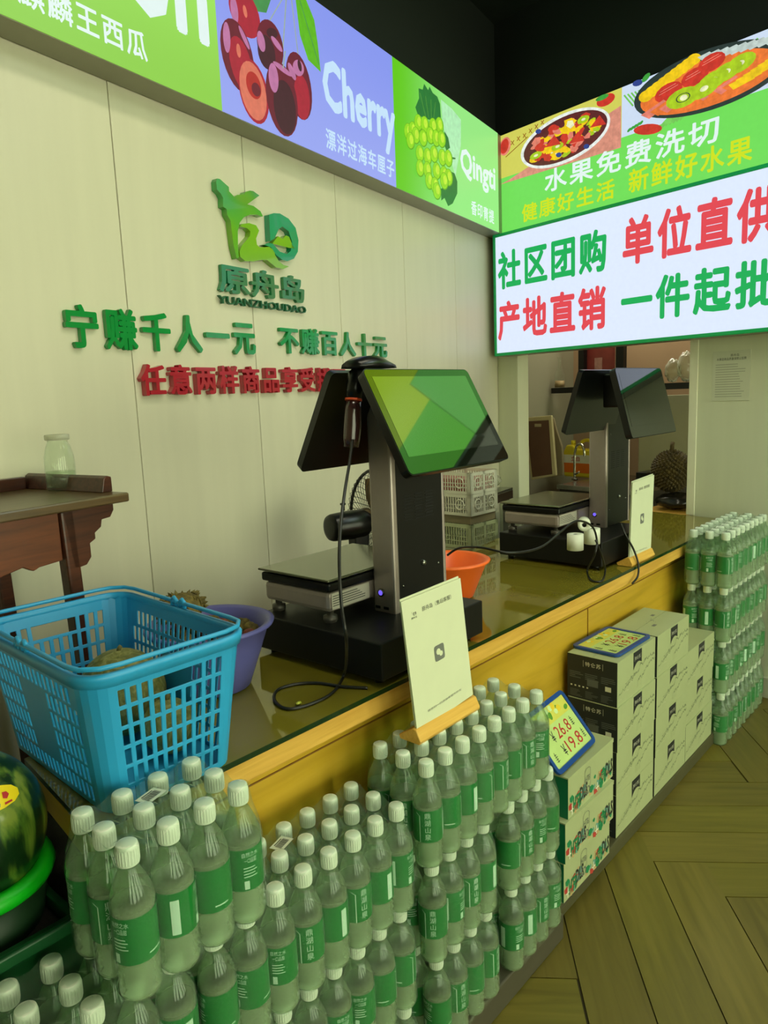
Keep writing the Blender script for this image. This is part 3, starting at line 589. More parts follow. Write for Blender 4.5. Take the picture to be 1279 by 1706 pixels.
def film_mesh(nx, ny):
    if (nx, ny) in film_cache: return film_cache[(nx, ny)]
    b = MB(); A, B_ = (nx - 1) * SP, (ny - 1) * SP
    cs_ = [(i * SP, j * SP) for i in range(nx) for j in range(ny)]
    def hz(x, y):
        d = min(math.hypot(x - p, y - q) for p, q in cs_); return .2265 if d < .0158 else max(.2265 - (d - .0158) * .9, .212)
    e = .0158; gx, gy = nx * 6 + 1, ny * 6 + 1; V = []; F_ = []
    for i in range(gx):
        for j in range(gy):
            x = -e + (A + 2 * e) * i / (gx - 1); y = -e + (B_ + 2 * e) * j / (gy - 1); V.append((x, y, hz(x, y)))
    for i in range(gx - 1):
        for j in range(gy - 1): F_.append((i * gy + j, (i + 1) * gy + j, (i + 1) * gy + j + 1, i * gy + j + 1))
    b.add(V, F_, 0, True)
    base = []
    def edge(x0, y0, x1, y1, n, nxn, nyn):
        for k in range(n * 6): t = k / (n * 6); base.append((x0 + (x1 - x0) * t, y0 + (y1 - y0) * t, nxn, nyn, abs(math.sin(math.pi * t * n))))
    def arc(x, y, a0):
        for k in range(5): a = R(a0 + 90 * k / 5); base.append((x, y, math.cos(a), math.sin(a), 0))
    edge(0, 0, A, 0, nx - 1, 0, -1); arc(A, 0, -90); edge(A, 0, A, B_, ny - 1, 1, 0); arc(A, B_, 0); edge(A, B_, 0, B_, nx - 1, 0, 1); arc(0, B_, 90); edge(0, B_, 0, 0, ny - 1, -1, 0); arc(0, 0, 180)
    V = []; F_ = []; rings = [(.0158, .2265, .012), (.0215, .192, .010), (.0290, .168, .006), (.0328, .145, .006), (.0332, .06, .006), (.0330, .012, .005), (.028, .001, .002)]
    for off, z, sc in rings:
        for x, y, u, v_, s_ in base: o = off - sc * s_ if off > .02 else off; V.append((x + u * o, y + v_ * o, z - (.012 * s_ if z > .22 else 0)))
    n = len(base)
    for r_ in range(len(rings) - 1):
        for k in range(n): k2 = (k + 1) % n; F_.append((r_ * n + k, (r_ + 1) * n + k, (r_ + 1) * n + k2, r_ * n + k2))
    b.add(V, F_, 0, True)
    film_cache[(nx, ny)] = b.mesh('shrink_film', film_m); return film_cache[(nx, ny)]
stk_w = mat('sticker_paper', (216, 224, 196), rough=.5)
def barcode(parent, x, y, z, rz):
    b = MB(); b.box(-.021, -.0135, 0, .021, .0135, .0004)
    k = -.014
    random.seed(11)
    while k < .014: w_ = random.choice((.0006, .001, .0014)); b.box(k, -.008, .0004, k + w_, .006, .0006, 1); k += w_ + random.choice((.0007, .0011))
    b.box(-.012, .0075, .0004, .012, .0095, .0006, 1)
    o = b.obj('barcode_sticker', [stk_w, ink_k], parent, (x, y, z), rz); return o
rot_pool = [0, .3, -.35, .7, -.9, 3.14, 2.7, 1.6, -1.5, 1.1, 3.6, -2.2, 2.2]
def pack(label, x0, y0, z0, nx, ny, seed, rz=0, code=False, group='shrink-wrapped packs of water bottles'):
    rr = random.Random(seed)
    t = thing('water_pack', label, 'water pack', (x0, y0, z0), rz, group)
    for i in range(nx):
        for j in range(ny):
            o = bpy.data.objects.new('bottle', bottle_me); C.objects.link(o); o.parent = t
            o.location = (i * SP + rr.uniform(-.0006, .0006), j * SP + rr.uniform(-.0006, .0006), 0); o.rotation_euler = (0, 0, rr.choice(rot_pool) - .75)
            c = bpy.data.objects.new('cap', cap_me); C.objects.link(c); c.parent = o
            l = bpy.data.objects.new('label', label_me); C.objects.link(l); l.parent = o
    f = bpy.data.objects.new('shrink_film', film_mesh(nx, ny)); C.objects.link(f); f.parent = t
    if code: barcode(t, (nx - 1) * SP / 2 - .0 , (ny - 1) * SP - SP * .5, .2165, .3)
    return t
g1 = 'water packs stacked at the near end of the counter'
pack('twelve bottle water pack on top of the near stack, beside the blue basket', .435, .893, .6825, 4, 3, 4, .01, True, g1)
pack('long water pack forming the top layer of near stack, right of the twelve-pack', .571, .913, .455, 8, 3, 1, 0, True, g1)
pack('middle layer water pack under the near stack top layer', .570, .915, .2275, 8, 3, 2, 0, False, g1)
pack('lowest water pack of the near stack, standing on the floor', .571, .913, 0, 8, 3, 3, 0, False, g1)
pack('water pack at the bottom left corner, in front of the watermelon crate', .058, .925, .455, 8, 3, 5, 0, False, g1)
pack('middle water pack of the leftmost stack below the watermelon', .058, .925, .2275, 8, 3, 6, 0, False, g1)
pack('bottom water pack of the leftmost stack, resting on floor', .058, .925, 0, 8, 3, 7, 0, False, g1)
g2 = 'water packs stacked under the code stand'
pack('top water pack of middle stack, carrying the leaning paper stand', 1.084, .885, .5305, 8, 3, 8, 0, True, g2)
pack('second layer water pack of middle stack, left half', 1.092, .887, .303, 4, 3, 9, 0, False, g2)
pack('second layer water pack of middle stack, right half beside green cartons', 1.388, .884, .303, 4, 3, 10, 0, False, g2)
pack('lowest water pack of middle stack, left half', 1.098, .887, .0755, 4, 3, 11, 0, False, g2)
pack('lowest water pack of middle stack, right half by the floor planks', 1.398, .884, .0755, 4, 3, 12, 0, False, g2)
g3 = 'water packs stacked at the far right'
for k, (lb, dx, dy) in enumerate((('lowest water pack of the far right stack, on the wooden floor', 0, 0), ('second water pack from the floor in the far right stack', .01, .004), ('third water pack from the floor in the far right stack', -.02, .0), ('topmost water pack of the far right stack beside the wall', -.03, -.004))):
    pack(lb, 3.056 + dx * .5, .895 + dy, k * .2275, 9, 3, 20 + k, -.01, False, g3)
# ================================================================== CARTONS
def walk(b, x0, z0, x1, z1, n, amp, w_, y, mi, seed):
    rr = random.Random(seed); pts = []
    q_ = 0
    for k in range(n + 1): t = k / n; q_ = q_ * .75 + rr.uniform(-amp, amp) * .6; pts.append((x0 + (x1 - x0) * t, z0 + (z1 - z0) * t + q_))
    for p, q_ in zip(pts[:-1], pts[1:]): h = w_ * rr.uniform(.4, 1.6); b.poly([(p[0], p[1]), (q_[0], q_[1]), (q_[0], q_[1] + h), (p[0], p[1] + h)], y, y, mi)
BW, BD, BHt = .306, .172, .149
cb = MB(); cb.box(0, 0, 0, BW, BD, BHt - .001); cb.m[5] = 1
box_me = cb.mesh('carton', [card_w, card_k])
cb = MB().box(.0005, .0005, BHt - .001, BW - .0005, BD / 2 - .0006, BHt).box(.0005, BD / 2 + .0006, BHt - .001, BW - .0005, BD - .0005, BHt)
flap_me = cb.mesh('top_flaps', card_w)
cb = MB(); x0 = BW * .40; x1 = BW * .62
pt = [(x0, BHt - .004), (x1, BHt - .004), (x1, BHt - .052)] + [(x1 - (x1 - x0) * k / 8, BHt - .052 - .010 * (k / 8) + .014 * math.sin(math.pi * k / 8)) for k in range(1, 8)] + [(x0, BHt - .064)]
cb.poly(pt, -.0004, -.0004, 0); tag_me = cb.mesh('brand_tag', card_k)
cb = MB(); row(cb, '特仑苏', x0 + .012, x1 - .012, BHt - .034, BHt - .020, -.0007, bold=0); cb.box(x0 + .009, -.0008, BHt - .036, x0 + .0098, -.0006, BHt - .018).box(x1 - .0098, -.0008, BHt - .036, x1 - .009, -.0006, BHt - .018)
tagt_me = cb.mesh('lettering', mat('white_ink', (214, 216, 190), rough=.5))
cb = MB()
walk(cb, .004, .030, .15, .075, 26, .011, .0045, -.0004, 0, 1); walk(cb, .10, .050, .20, .085, 20, .012, .004, -.0004, 0, 2); walk(cb, .16, .040, .30, .078, 26, .012, .0045, -.0004, 0, 3)
walk(cb, .01, .020, .12, .048, 20, .008, .0035, -.0004, 1, 4); walk(cb, .20, .082, .30, .094, 16, .008, .0055, -.0004, 0, 5); walk(cb, .06, .06, .15, .078, 8, .006, .003, -.0004, 0, 7)
for k in range(4): cb.box(.15 + k * .012, -.0006, .018, .152 + k * .012, -.0003, .045, 1)
mount_me = cb.mesh('mountain_print', [mat('sketch_ink', (128, 138, 102), rough=.6, noise=.25, nscale=80), mat('pale_sketch_ink', (178, 186, 142), rough=.6)])
cb = MB(); M_ = Matrix.Rotation(R(-90), 4, 'Z')   # printed on the black left side
def sidefix(v): return (-.0006 - 0 * v[1], BD - v[0], v[2])
tmp = MB(); row(tmp, '特仑苏', .062, .118, BHt - .034, BHt - .018, 0, bold=.01)
for x_ in (.056, .123): tmp.box(x_, -.0001, BHt - .037, x_ + .001, 0, BHt - .015)
rr = random.Random(5)
for k in range(4):
    for j in range(3): tmp.box(.008 + j * .055, -.0001, .088 - k * .006, .008 + j * .055 + rr.uniform(.02, .05), 0, .0905 - k * .006, 1)
for k in range(5): tmp.box(.012 + k * .014, -.0001, .040, .018 + k * .014, 0, .045, 0)
for k in range(6):
    for j in range(3): tmp.box(.01 + j * .054, -.0001, .028 - k * .0042, .01 + j * .054 + rr.uniform(.02, .046), 0, .0298 - k * .0042, 1)
tmp.box(.132, -.0001, .046, .152, 0, .062, 0); tmp.box(.07, -.0001, .05, .108, 0, .074, 1)
cb.add([sidefix(v) for v in tmp.v], tmp.f, 0); cb.m = list(tmp.m)
side_me = cb.mesh('side_print', [MATS['white_ink'], mat('dim_ink', (92, 98, 92), rough=.6)])
cb = MB(); rr = random.Random(9)
for k in range(26):
    a = rr.uniform(0, 6.28); r_ = rr.uniform(0, .022); x, y = .16 + r_ * 2 * math.cos(a), BD * .5 + r_ * math.sin(a); cb.box(x, y, BHt, x + rr.uniform(.002, .007), y + .0012, BHt + .0003)
cb.box(.10, .05, BHt, .125, .062, BHt + .0003).box(.215, .10, BHt, .235, .112, BHt + .0003); topp_me = cb.mesh('top_print', ink_s)
def carton(label, x, y, z, rz=0):
    t = thing('milk_carton_box', label, 'carton', (x, y, z), rz, 'stacked white milk cartons')
    for n, me in (('carton', box_me), ('top_flaps', flap_me), ('brand_tag', tag_me), ('mountain_print', mount_me), ('side_print', side_me), ('top_print', topp_me)):
        o = bpy.data.objects.new(n, me); C.objects.link(o); o.parent = t
        if n == 'brand_tag': q_ = bpy.data.objects.new('lettering', tagt_me); C.objects.link(q_); q_.parent = o
names = ['lowest', 'second from bottom', 'third from bottom', 'topmost']
for k in range(4): carton('white milk carton with black end, %s in the left column' % names[k], 2.086 + random.uniform(-.004, .004), .917 + random.uniform(-.003, .003), .05 + k * .1495)
for k in range(4): carton('white milk carton, %s in the middle column of four' % names[k], 2.402 + random.uniform(-.003, .003), .917 + random.uniform(-.004, .002), .05 + k * .1495)
for k in range(3): carton('white milk carton, %s in the right column of three' % ['lowest', 'middle one', 'topmost'][k], 2.712 + random.uniform(-.003, .001), .918 + random.uniform(-.003, .003), .05 + k * .1495)
# green-ended cartons with colourful letter band
GW, GD, GH = .292, .19, .124
green_card = mat('green_carton_end', (0, 110, 72), rough=.5, noise=.05)
cb = MB(); cb.box(0, 0, 0, GW, GD, GH - .004); cb.m[5] = 1; gbox = cb.mesh('carton', [card_w, green_card])
cb = MB().box(-.003, -.002, GH - .004, GW + .001, GD, GH).box(-.003, -.002, GH - .012, GW, -.0006, GH - .004); glid = cb.mesh('lid', card_w)
cb = MB(); rr = random.Random(4)
cols = [ink_k, mat('band_red', (178, 58, 44), rough=.6), mat('band_green', (20, 128, 76), rough=.6), mat('band_tan', (190, 160, 110), rough=.6), mat('band_white', (232, 232, 206), rough=.6), mat('band_teal', (110, 160, 140), rough=.6)]
for k in range(46):
    x = rr.uniform(.006, GW - .016); z = rr.uniform(.006, .056); s_ = rr.uniform(.009, .018); cb.poly([(x + s_ * math.cos(a) * rr.uniform(.6, 1.1), z + s_ * math.sin(a) * rr.uniform(.5, 1)) for a in [R(72 * i) for i in range(5)]], -.0004 - k * .00001, -.0004 - k * .00001, rr.choice((1, 2, 3, 3, 5, 2)))
for i, (t_, x) in enumerate((('D', .04), ('L', .085), ('S', .215))): pass
for k, x in enumerate((.035, .075, .20, .245)): fit(cb, 'DLS' if k % 2 else 'HTB', x - .004, .010 + .012 * (k % 2), x + .042, .050 + .012 * (k % 2), -.0012, 0 if k % 2 else 2, bold=.03)
cb.box(.012, -.0014, .018, .032, -.0011, .022, 4).box(.020, -.0014, .006, .024, -.0011, .036, 4).box(.172, -.0014, .012, .194, -.0011, .016, 4).box(.180, -.0014, .004, .184, -.0011, .03, 4)
band_me = cb.mesh('letter_band', cols)
cb = MB(); r_o = [(.119 + .019 * math.cos(a), .092 + .012 * math.sin(a) if math.sin(a) > 0 else .052 + .012 * math.sin(a)) for a in [R(360 * i / 24) for i in range(24)]]
for i in range(24):
    p, q_ = r_o[i], r_o[(i + 1) % 24]; cb.poly([p, q_, (.119 + (q_[0] - .119) * .92, .072 + (q_[1] - .072) * .96), (.119 + (p[0] - .119) * .92, .072 + (p[1] - .072) * .96)], -.0013, -.0013, 0)
fit(cb, 'HTB', .105, .062, .133, .080, -.0014, 0); fit(cb, 'O', .103, .022, .135, .048, -.0015, 0)
emb_me = cb.mesh('capsule_print', ink_s)
cb = MB(); rr = random.Random(8)
for j in range(3):
    x = .12
    while x < .19 - j * .015: w_ = rr.uniform(.004, .009); cb.box(x, .075 + j * -.022, GH, x + w_, .087 + j * -.022 - rr.uniform(0, .005), GH + .0003); x += w_ + .003
gtop = cb.mesh('top_print', ink_s)
def gcarton(label, x, y, z, rz):
    t = thing('gift_carton', label, 'carton', (x, y, z), rz, 'green ended cartons with letter print')
    for n, me in (('carton', gbox), ('lid', glid), ('letter_band', band_me), ('capsule_print', emb_me), ('top_print', gtop)):
        o = bpy.data.objects.new(n, me); C.objects.link(o); o.parent = t
st(MB().box(1.655, .895, .0505, 1.985, 1.10, .078).obj('trim_3', MATS['grey_pallet_board'], None, bevel=.003))
gcarton('green ended carton with colourful letters, bottom of its stack of three', 1.672, .885, .079, .0)
gcarton('green ended carton with colourful letters, middle of its stack of three', 1.668, .878, .2035, -.02)
gcarton('green ended carton with colourful letters, top of stack under the standing price card', 1.688, .880, .328, .012)
# price cards
def price_card(name, label, w_, h_, M):
    t = thing(name, label, 'price card'); t.matrix_world = M
    b = MB(); n = 6; rc = .018; o_ = []; i_ = []
    for (cx_, cz_, a0) in ((w_ - rc, rc, -90), (w_ - rc, h_ - rc, 0), (rc, h_ - rc, 90), (rc, rc, 180)):
        for k in range(n + 1): a = R(a0 + 90 * k / n); o_.append((cx_ + rc * math.cos(a), cz_ + rc * math.sin(a))); i_.append((cx_ + (rc - .013) * math.cos(a), cz_ + (rc - .013) * math.sin(a)))
    m_ = len(o_); V = [(p[0], -.004, p[1]) for p in o_] + [(p[0], -.004, p[1]) for p in i_] + [(p[0], .004, p[1]) for p in o_] + [(p[0], .004, p[1]) for p in i_]; F_ = []
    for k in range(m_): k2 = (k + 1) % m_; F_ += [(k, k2, m_ + k2, m_ + k), (2 * m_ + k, 3 * m_ + k, 3 * m_ + k2, 2 * m_ + k2), (k, 2 * m_ + k, 2 * m_ + k2, k2), (m_ + k, m_ + k2, 3 * m_ + k2, 3 * m_ + k)]
    b.add(V, F_, 0); b.obj('frame', blue_fr, t)
    MB().box(.012, -.001, .012, w_ - .012, .003, h_ - .012).obj('card', mat('pale_green_card', (186, 214, 130), rough=.3, noise=.05), t)
    b = MB(); rr = random.Random(3)
    b.box(.014, -.0016, h_ * .66, w_ - .014, -.0012, h_ - .014, 0)
    for k in range(14): b.poly([(x, z) for x, z in ell(rr.uniform(.03, w_ - .03), rr.uniform(h_ * .72, h_ - .022), rr.uniform(.006, .014), rr.uniform(.005, .01), rr.uniform(0, 90), 9)], -.0018 - k * .00002, -.0018 - k * .00002, rr.choice((1, 2, 3)))
    b.obj('fruit_print', [mat('lemon_print', (206, 206, 90), rough=.4), mat('yellow_print', (226, 200, 50), rough=.4), mat('leaf_print', (90, 150, 50), rough=.4), mat('light_print', (200, 226, 160), rough=.4)], t)
    b = MB(); fit(b, '26.8', w_ * .40, h_ * .40, w_ * .74, h_ * .60, -.0015); b.obj('price', ink_r, t)
    b = MB(); fit(b, '¥', w_ * .28, h_ * .40, w_ * .35, h_ * .58, -.0015); b.obj('price_mark', ink_k, t)
    b = MB(); fit(b, '19.8', w_ * .44, h_ * .14, w_ * .80, h_ * .34, -.0015); b.obj('price', ink_r, t)
    b = MB(); fit(b, '¥', w_ * .33, h_ * .14, w_ * .40, h_ * .32, -.0015); b.obj('price_mark', ink_k, t)
    b = MB()
    for x, z in ((.10, .44), (.12, .16), (.78, .44), (.84, .18)):
        for k in range(4): b.box(w_ * x + .001 * k, -.0016, h_ * z + k * .006, w_ * x + .016 - .002 * (k % 2), -.0012, h_ * z + k * .006 + .0016)
        b.box(w_ * x + .007, -.0016, h_ * z - .003, w_ * x + .0086, -.0012, h_ * z + .026)
    b.obj('handwriting', ink_k, t)
    return t
p0 = Vector((1.665, .895, .4605))
Mx = Matrix.Translation(p0) @ Matrix.Rotation(R(3), 4, 'Z') @ Matrix.Rotation(R(-40), 4, 'X')
price_card('price_card', 'blue framed handwritten price card standing on the green carton, leaning back', .252, .178, Mx)
price_card('price_card', 'blue framed price card lying flat on the white milk cartons', .255, .165, Matrix.Translation((2.128, .936, .6535)) @ Matrix.Rotation(R(-2), 4, 'Z') @ Matrix.Rotation(R(-90), 4, 'X'))
# ================================================================== PAPER CODE STANDS
def code_stand(label, BL, BR, TL, TR, zbase, big):
    u = (BR - BL).normalized(); ct_ = (BL + BR) / 2; wdt = (BR - BL).length
    t = thing('paper_stand', label, 'table sign', (ct_.x, ct_.y, zbase), math.atan2(u.y, u.x))
    inv = Matrix.Rotation(-t.rotation_euler.z, 4, 'Z') @ Matrix.Translation((-ct_.x, -ct_.y, -zbase))
    bl, br, tl, tr = [inv @ p for p in (BL, BR, TL, TR)]
    def on(u_, v_, off): p = (bl * (1 - u_) + br * u_) * (1 - v_) + (tl * (1 - u_) + tr * u_) * v_; return Vector((p.x, p.y - off, p.z))
    b = MB(); V = []
    for off in (.0012, -.0012): V += [on(0, 0, off), on(1, 0, off), on(1, 1, off), on(0, 1, off)]
    b.add(V, [(0, 1, 2, 3), (7, 6, 5, 4), (0, 4, 5, 1), (1, 5, 6, 2), (2, 6, 7, 3), (3, 7, 4, 0)]); b.obj('sheet', paper, t)
    b = MB(); V = []
    for off in (-.0035, -.0055): V += [on(.004, 0, off), on(.99, 0, off), on(.995, 1.015, off), on(0.01, 1.012, off)]
    b.add(V, [(0, 1, 2, 3), (7, 6, 5, 4), (0, 4, 5, 1), (1, 5, 6, 2), (2, 6, 7, 3), (3, 7, 4, 0)]); b.obj('back_sheet', paper, t)
    def txt(s_, u0, u1, v0, v1, nm, m):
        g = G(s_); x0, x1, y0, y1 = bbox(g); b = MB(); b.glyph(g, lambda v: on(u0 + (v.x - x0) / (x1 - x0) * (u1 - u0), v0 + (v.y - y0) / (y1 - y0) * (v1 - v0), .0016)); b.obj(nm, m, t)
    txt('原舟岛（售后客服）', .30, .80, .868, .905, 'lettering', ink_k)
    txt('微信扫一扫添加客服为好友', .20, .80, .10, .118, 'small_lettering', ink_s)
    txt('原舟岛', .12, .21, .842, .858, 'small_lettering', ink_k)
    b = MB()   # tiny emblem above the shop name
    for pl_ in ([(.13, .90), (.15, .885), (.155, .865), (.145, .885)], [(.165, .89), (.18, .888), (.17, .87), (.185, .864), (.16, .866)], [(.19, .892), (.205, .885), (.2, .868), (.19, .866)]): b.add([on(u_, v_, .0016) for u_, v_ in pl_], [tuple(range(len(pl_)))])
    b.obj('emblem', ink_k, t)
    b = MB(); c_ = [(.5 + .085 * math.copysign(min(1, abs(math.cos(a)) * 1.3), math.cos(a)), .50 + .062 * math.copysign(min(1, abs(math.sin(a)) * 1.3), math.sin(a))) for a in [R(15 * k) for k in range(24)]]
    b.add([on(u_, v_, .0016) for u_, v_ in c_], [tuple(range(24))], 0)
    for du, dv, r_ in ((-.018, .010, .036), (.022, -.012, .030)):
        b.add([on(.5 + du + r_ * math.cos(R(20 * k)), .5 + dv + r_ * .68 * math.sin(R(20 * k)), .0018 + r_ * .005) for k in range(18)], [tuple(range(18))], 1)
    b.obj('chat_emblem', [ink_s, paper], t)
    # wooden foot: wedge section
    hw = wdt / 2 + .008; y0 = bl.y; sec = [(y0 - .016, .008), (y0 - .012, .0), (y0 + .042, .0), (y0 + .046, .010), (y0 + .006, .034), (y0 - .004, .032)]
    V = [(-hw, p[0], p[1]) for p in sec] + [(hw, p[0], p[1]) for p in sec]; n = 6
    MB().add(V, [tuple(reversed(range(n))), tuple(range(n, 2 * n))] + [(k, (k + 1) % n, (k + 1) % n + n, k + n) for k in range(n)]).obj('wooden_foot', pine, t, bevel=.002)
code_stand('large white paper stand with wooden foot standing on the water bottles', on_y(694.5, 1221, .952), on_y(787, 1157, .952), on_y(667, 1003, .968), on_y(766, 963, .968), .7545, True)
code_stand('smaller looking white paper stand at counter edge beside the far scale', on_y(1048, 937, 1.073), on_y(1083, 924, 1.073), on_y(1053, 804, 1.088), on_y(1089, 791, 1.088), .8505, False)
# ================================================================== WEIGHING SCALES WITH TWO SCREENS
def oriented(cx_, cz0, yt, zt_, yb, zb_, wd, th, b, mi=0, rad=.014):   # tilted slab: top edge (yt, zt) bottom edge (yb, zb); front towards -y
    up = Vector((0, yt - yb, zt_ - zb_)); L_ = up.length; up.normalize(); ux = Vector((1, 0, 0)); nrm = ux.cross(up)
    o = Vector((cx_ - wd / 2, yb, zb_)); pts = []
    for (x, z, a0) in ((wd - rad, rad, -90), (wd - rad, L_ - rad, 0), (rad, L_ - rad, 90), (rad, rad, 180)):
        for k in range(5): a = R(a0 + 22.5 * k); pts.append((x + rad * math.cos(a), z + rad * math.sin(a)))
    n = len(pts); ins = .004
    def P_(x, z, y): return o + ux * x + up * z + nrm * y
    c0 = (wd / 2, L_ / 2); V = [P_(x, z, 0) for x, z in pts] + [P_(c0[0] + (x - c0[0]) * .985, c0[1] + (z - c0[1]) * .98, -th) for x, z in pts]
    b.add(V, [tuple(range(n)), tuple(reversed(range(n, 2 * n)))] + [(k, k + n, (k + 1) % n + n, (k + 1) % n) for k in range(n)], mi)
    return P_
def make_scale(label, loc, rz, front, back, sg=None, pdx=0):
    t = thing('checkout_scale', label, 'weighing scale', loc, rz, 'two screen checkout scales on the counter')
    MB().box(-.21, -.215, .014, .21, .215, .104).obj('base', black_sat, t, bevel=.004)
    b = MB()
    for x in (-.18, .18):
        for y in (-.18, .18): MB().lathe([(.0, 0), (.012, 0), (.012, .014), (0, .014)], 12, (x, y, 0)).obj('rubber_foot', black_gloss, t)
    kids = set(t.children)
    # pole
    MB().box(-.015, -.098, .104, .205, -.030, .62).obj('pole', black_sat, t, bevel=.002)
    MB().box(-.0165, -.1005, .094, .006, -.028, .635).obj('silver_cover', silver, t, bevel=.006)
    MB().box(.197, -.1005, .1, .208, -.028, .63).obj('edge_strip', silver, t, bevel=.002)
    b = MB().lathe([(.0105, 0), (.0105, .003), (.0075, .0035)], 20, M=Matrix.Translation((-.0165, -.055, .155)) @ Matrix.Rotation(R(-90), 4, 'Y'), close=True); b.obj('button_ring', steel, t)
    MB().lathe([(.0070, .003), (.0065, .0042), (0, .0042)], 18, M=Matrix.Translation((-.0165, -.055, .155)) @ Matrix.Rotation(R(-90), 4, 'Y')).obj('power_button', mat('violet_power_light', (110, 90, 235), rough=.3, emit=1.2), t)
    for y in (-.070, -.042): MB().box(-.0178, y - .008, .112, -.0158, y + .008, .119).obj('usb_port', black_gloss, t)
    b = MB()
    for k in range(9):
        for j in range(3): b.box(.035 + j * .045, -.0986, .335 + k * .008, .066 + j * .045, -.0978, .338 + k * .008)
    b.obj('vent_slots', mat('vent_black', (8, 8, 8), rough=.8), t)
    for x, z in ((.005 + .02, .47), (.18, .47), (.02, .17), (.175, .20)): MB().lathe([(.003, 0), (.003, .0015), (0, .002)], 8, M=Matrix.Translation((x, -.098, z)) @ Matrix.Rotation(R(90), 4, 'X')).obj('screw', steel, t)
    MB().lathe([(.008, 0), (.008, .004), (.005, .009), (0, .009)], 14, M=Matrix.Translation((.105, -.098, .215)) @ Matrix.Rotation(R(90), 4, 'X')).obj('lock', steel, t)
    for c_ in t.children:
        if c_ not in kids: c_.location.x += pdx
    # weighing part behind the pole
    b = MB().box(-.175, -.025, .134, .175, .215, .186); b.obj('weigher_body', silver, t, bevel=.012)
    MB().box(-.180, -.030, .1865, .180, .220, .210).obj('weigher_cover', black_gloss, t, bevel=.006)
    MB().box(-.165, -.018, .210, .165, .208, .2143).obj('weigher_neck', black_gloss, t)
    MB().box(-.185, -.034, .2145, .185, .226, .2205).obj('platter', mat('platter_glass', (118, 122, 96), rough=.12, metal=.55, ior=1.8), t, bevel=.005)
    MB().box(-.017, -.0262, .136, .10, -.0252, .184).obj('cover_plate', silver, t)
    b = MB().box(-.168, -.0262, .142, -.03, -.0255, .182)
    b.obj('spec_sticker', mat('sticker_grey', (196, 192, 176), rough=.5), t)
    b = MB(); rr = random.Random(6)
    for k in range(5): b.box(-.165, -.0266, .150 + k * .006, -.165 + rr.uniform(.09, .125), -.0261, .1518 + k * .006)
    b.obj('spec_print', ink_k, t)
    for x, y in ((-.15, 0), (.15, 0), (-.15, .19), (.15, .19)): MB().lathe([(.016, 0), (.018, .006), (.018, .016), (.009, .018), (.009, .030), (0, .030)], 14, (x, y, .104)).obj('levelling_foot', mat('grey_foot', (90, 86, 78), rough=.4, metal=.5), t)
    # screens
    cx_, yt, zt_, yb, zb_ = front; b = MB(); Pf = oriented(cx_, 0, yt, zt_, yb, zb_, .408, .022, b, 0); b.obj('screen_housing', black_gloss, t)
    L_ = math.hypot(yt - yb, zt_ - zb_)
    b = MB(); pts = []
    for (x, z, a0) in ((.394, .014, -90), (.394, L_ - .014, 0), (.014, L_ - .014, 90), (.014, .014, 180)):
        for k in range(5): a = R(a0 + 22.5 * k); pts.append(Pf(x + .0115 * math.cos(a), z + .0115 * math.sin(a), .0010))
    b.add(pts, [tuple(range(len(pts)))]); fr = b.obj('screen_glass', sg or screen_m, t)
    b = MB(); b.add([Pf(x, z, .0014) for x, z in ((.022, .042), (.386, .042), (.386, L_ - .020), (.022, L_ - .020))], [(0, 1, 2, 3)]); b.obj('display', sg or mat('display_black', (40, 40, 38), rough=.035, ior=4.2), fr)
    cx_, yt, zt_, yb, zb_ = back; b = MB(); oriented(cx_, 0, yt, zt_, yb, zb_, .408, .020, b, 0); b.obj('operator_screen', black_gloss, t)
    (MB().box(.03, yt - .075, .56, .16, yt + .03, .665) if pdx == 0 else MB().box(-.10, yt - .088, .58, .10, yt - .001, .70)).obj('screen_bracket', black_gloss, t, bevel=.006)
    return t
s1 = make_scale('near checkout scale with green reflection on its screen and barcode scanner on top', (1.350, 1.275, .8505), R(1.5), (.012, -.176, .712, -.300, .484), (.012, -.088, .708, .035, .480))
s2 = make_scale('far checkout scale by the kitchen hatch, with paper rolls on its base', (2.615, 1.337, .8505), 0, (-.035, -.268, .717, -.333, .478), (-.046, -.162, .714, -.092, .490), mat('dim_screen_glass', (22, 26, 24), rough=.03, ior=1.75), .085)
# scanner lying on top of the near scale, and the handheld one hanging at its side
t = thing('counter_scanner', 'black wedge shaped scanner lying on top of the near scale screens', 'scanner', (1.24, 1.145, 1.5665), R(4))
b = MB(); n = 12; V = []; F_ = []
for i in range(n + 1):
    u = i / n; x = -.062 + .135 * u; h = .008 + .020 * math.sin(math.pi * min(u * .8 + .12, 1)); hw = .034 * (.55 + .45 * math.sin(math.pi * min(u + .12, 1) * .9)) + .004
    for y, z in ((-hw, 0), (-hw * .9, h * .55), (-hw * .45, h), (hw * .45, h), (hw * .9, h * .55), (hw, 0)): V.append((x, y, z))
for i in range(n):
    for k in range(6): F_.append((i * 6 + k, i * 6 + (k + 1) % 6, (i + 1) * 6 + (k + 1) % 6, (i + 1) * 6 + k))
F_ += [tuple(reversed(range(6))), tuple(n * 6 + k for k in range(6))]
b.add(V, [tuple(reversed(f)) for f in F_], 0, True); b.obj('body', black_gloss, t)
MB().box(.0726, -.016, .004, .0736, .016, .012).obj('window', mat('violet_window', (70, 50, 110), rough=.05, ior=2), t)
t = thing('barcode_reader', 'handheld barcode reader with orange ring hanging between the near scale screens', 'scanner', (1.178, 1.150, 1.44))
MB().tube([(.0, 0, -.048), (.002, 0, -.03), (.006, -.001, .0), (.009, -.002, .035), (.012, -.002, .055)], [.017, .020, .021, .019, .018], 14).obj('handle', mat('maroon_plastic', (58, 34, 34), rough=.2, coat=.5), t)
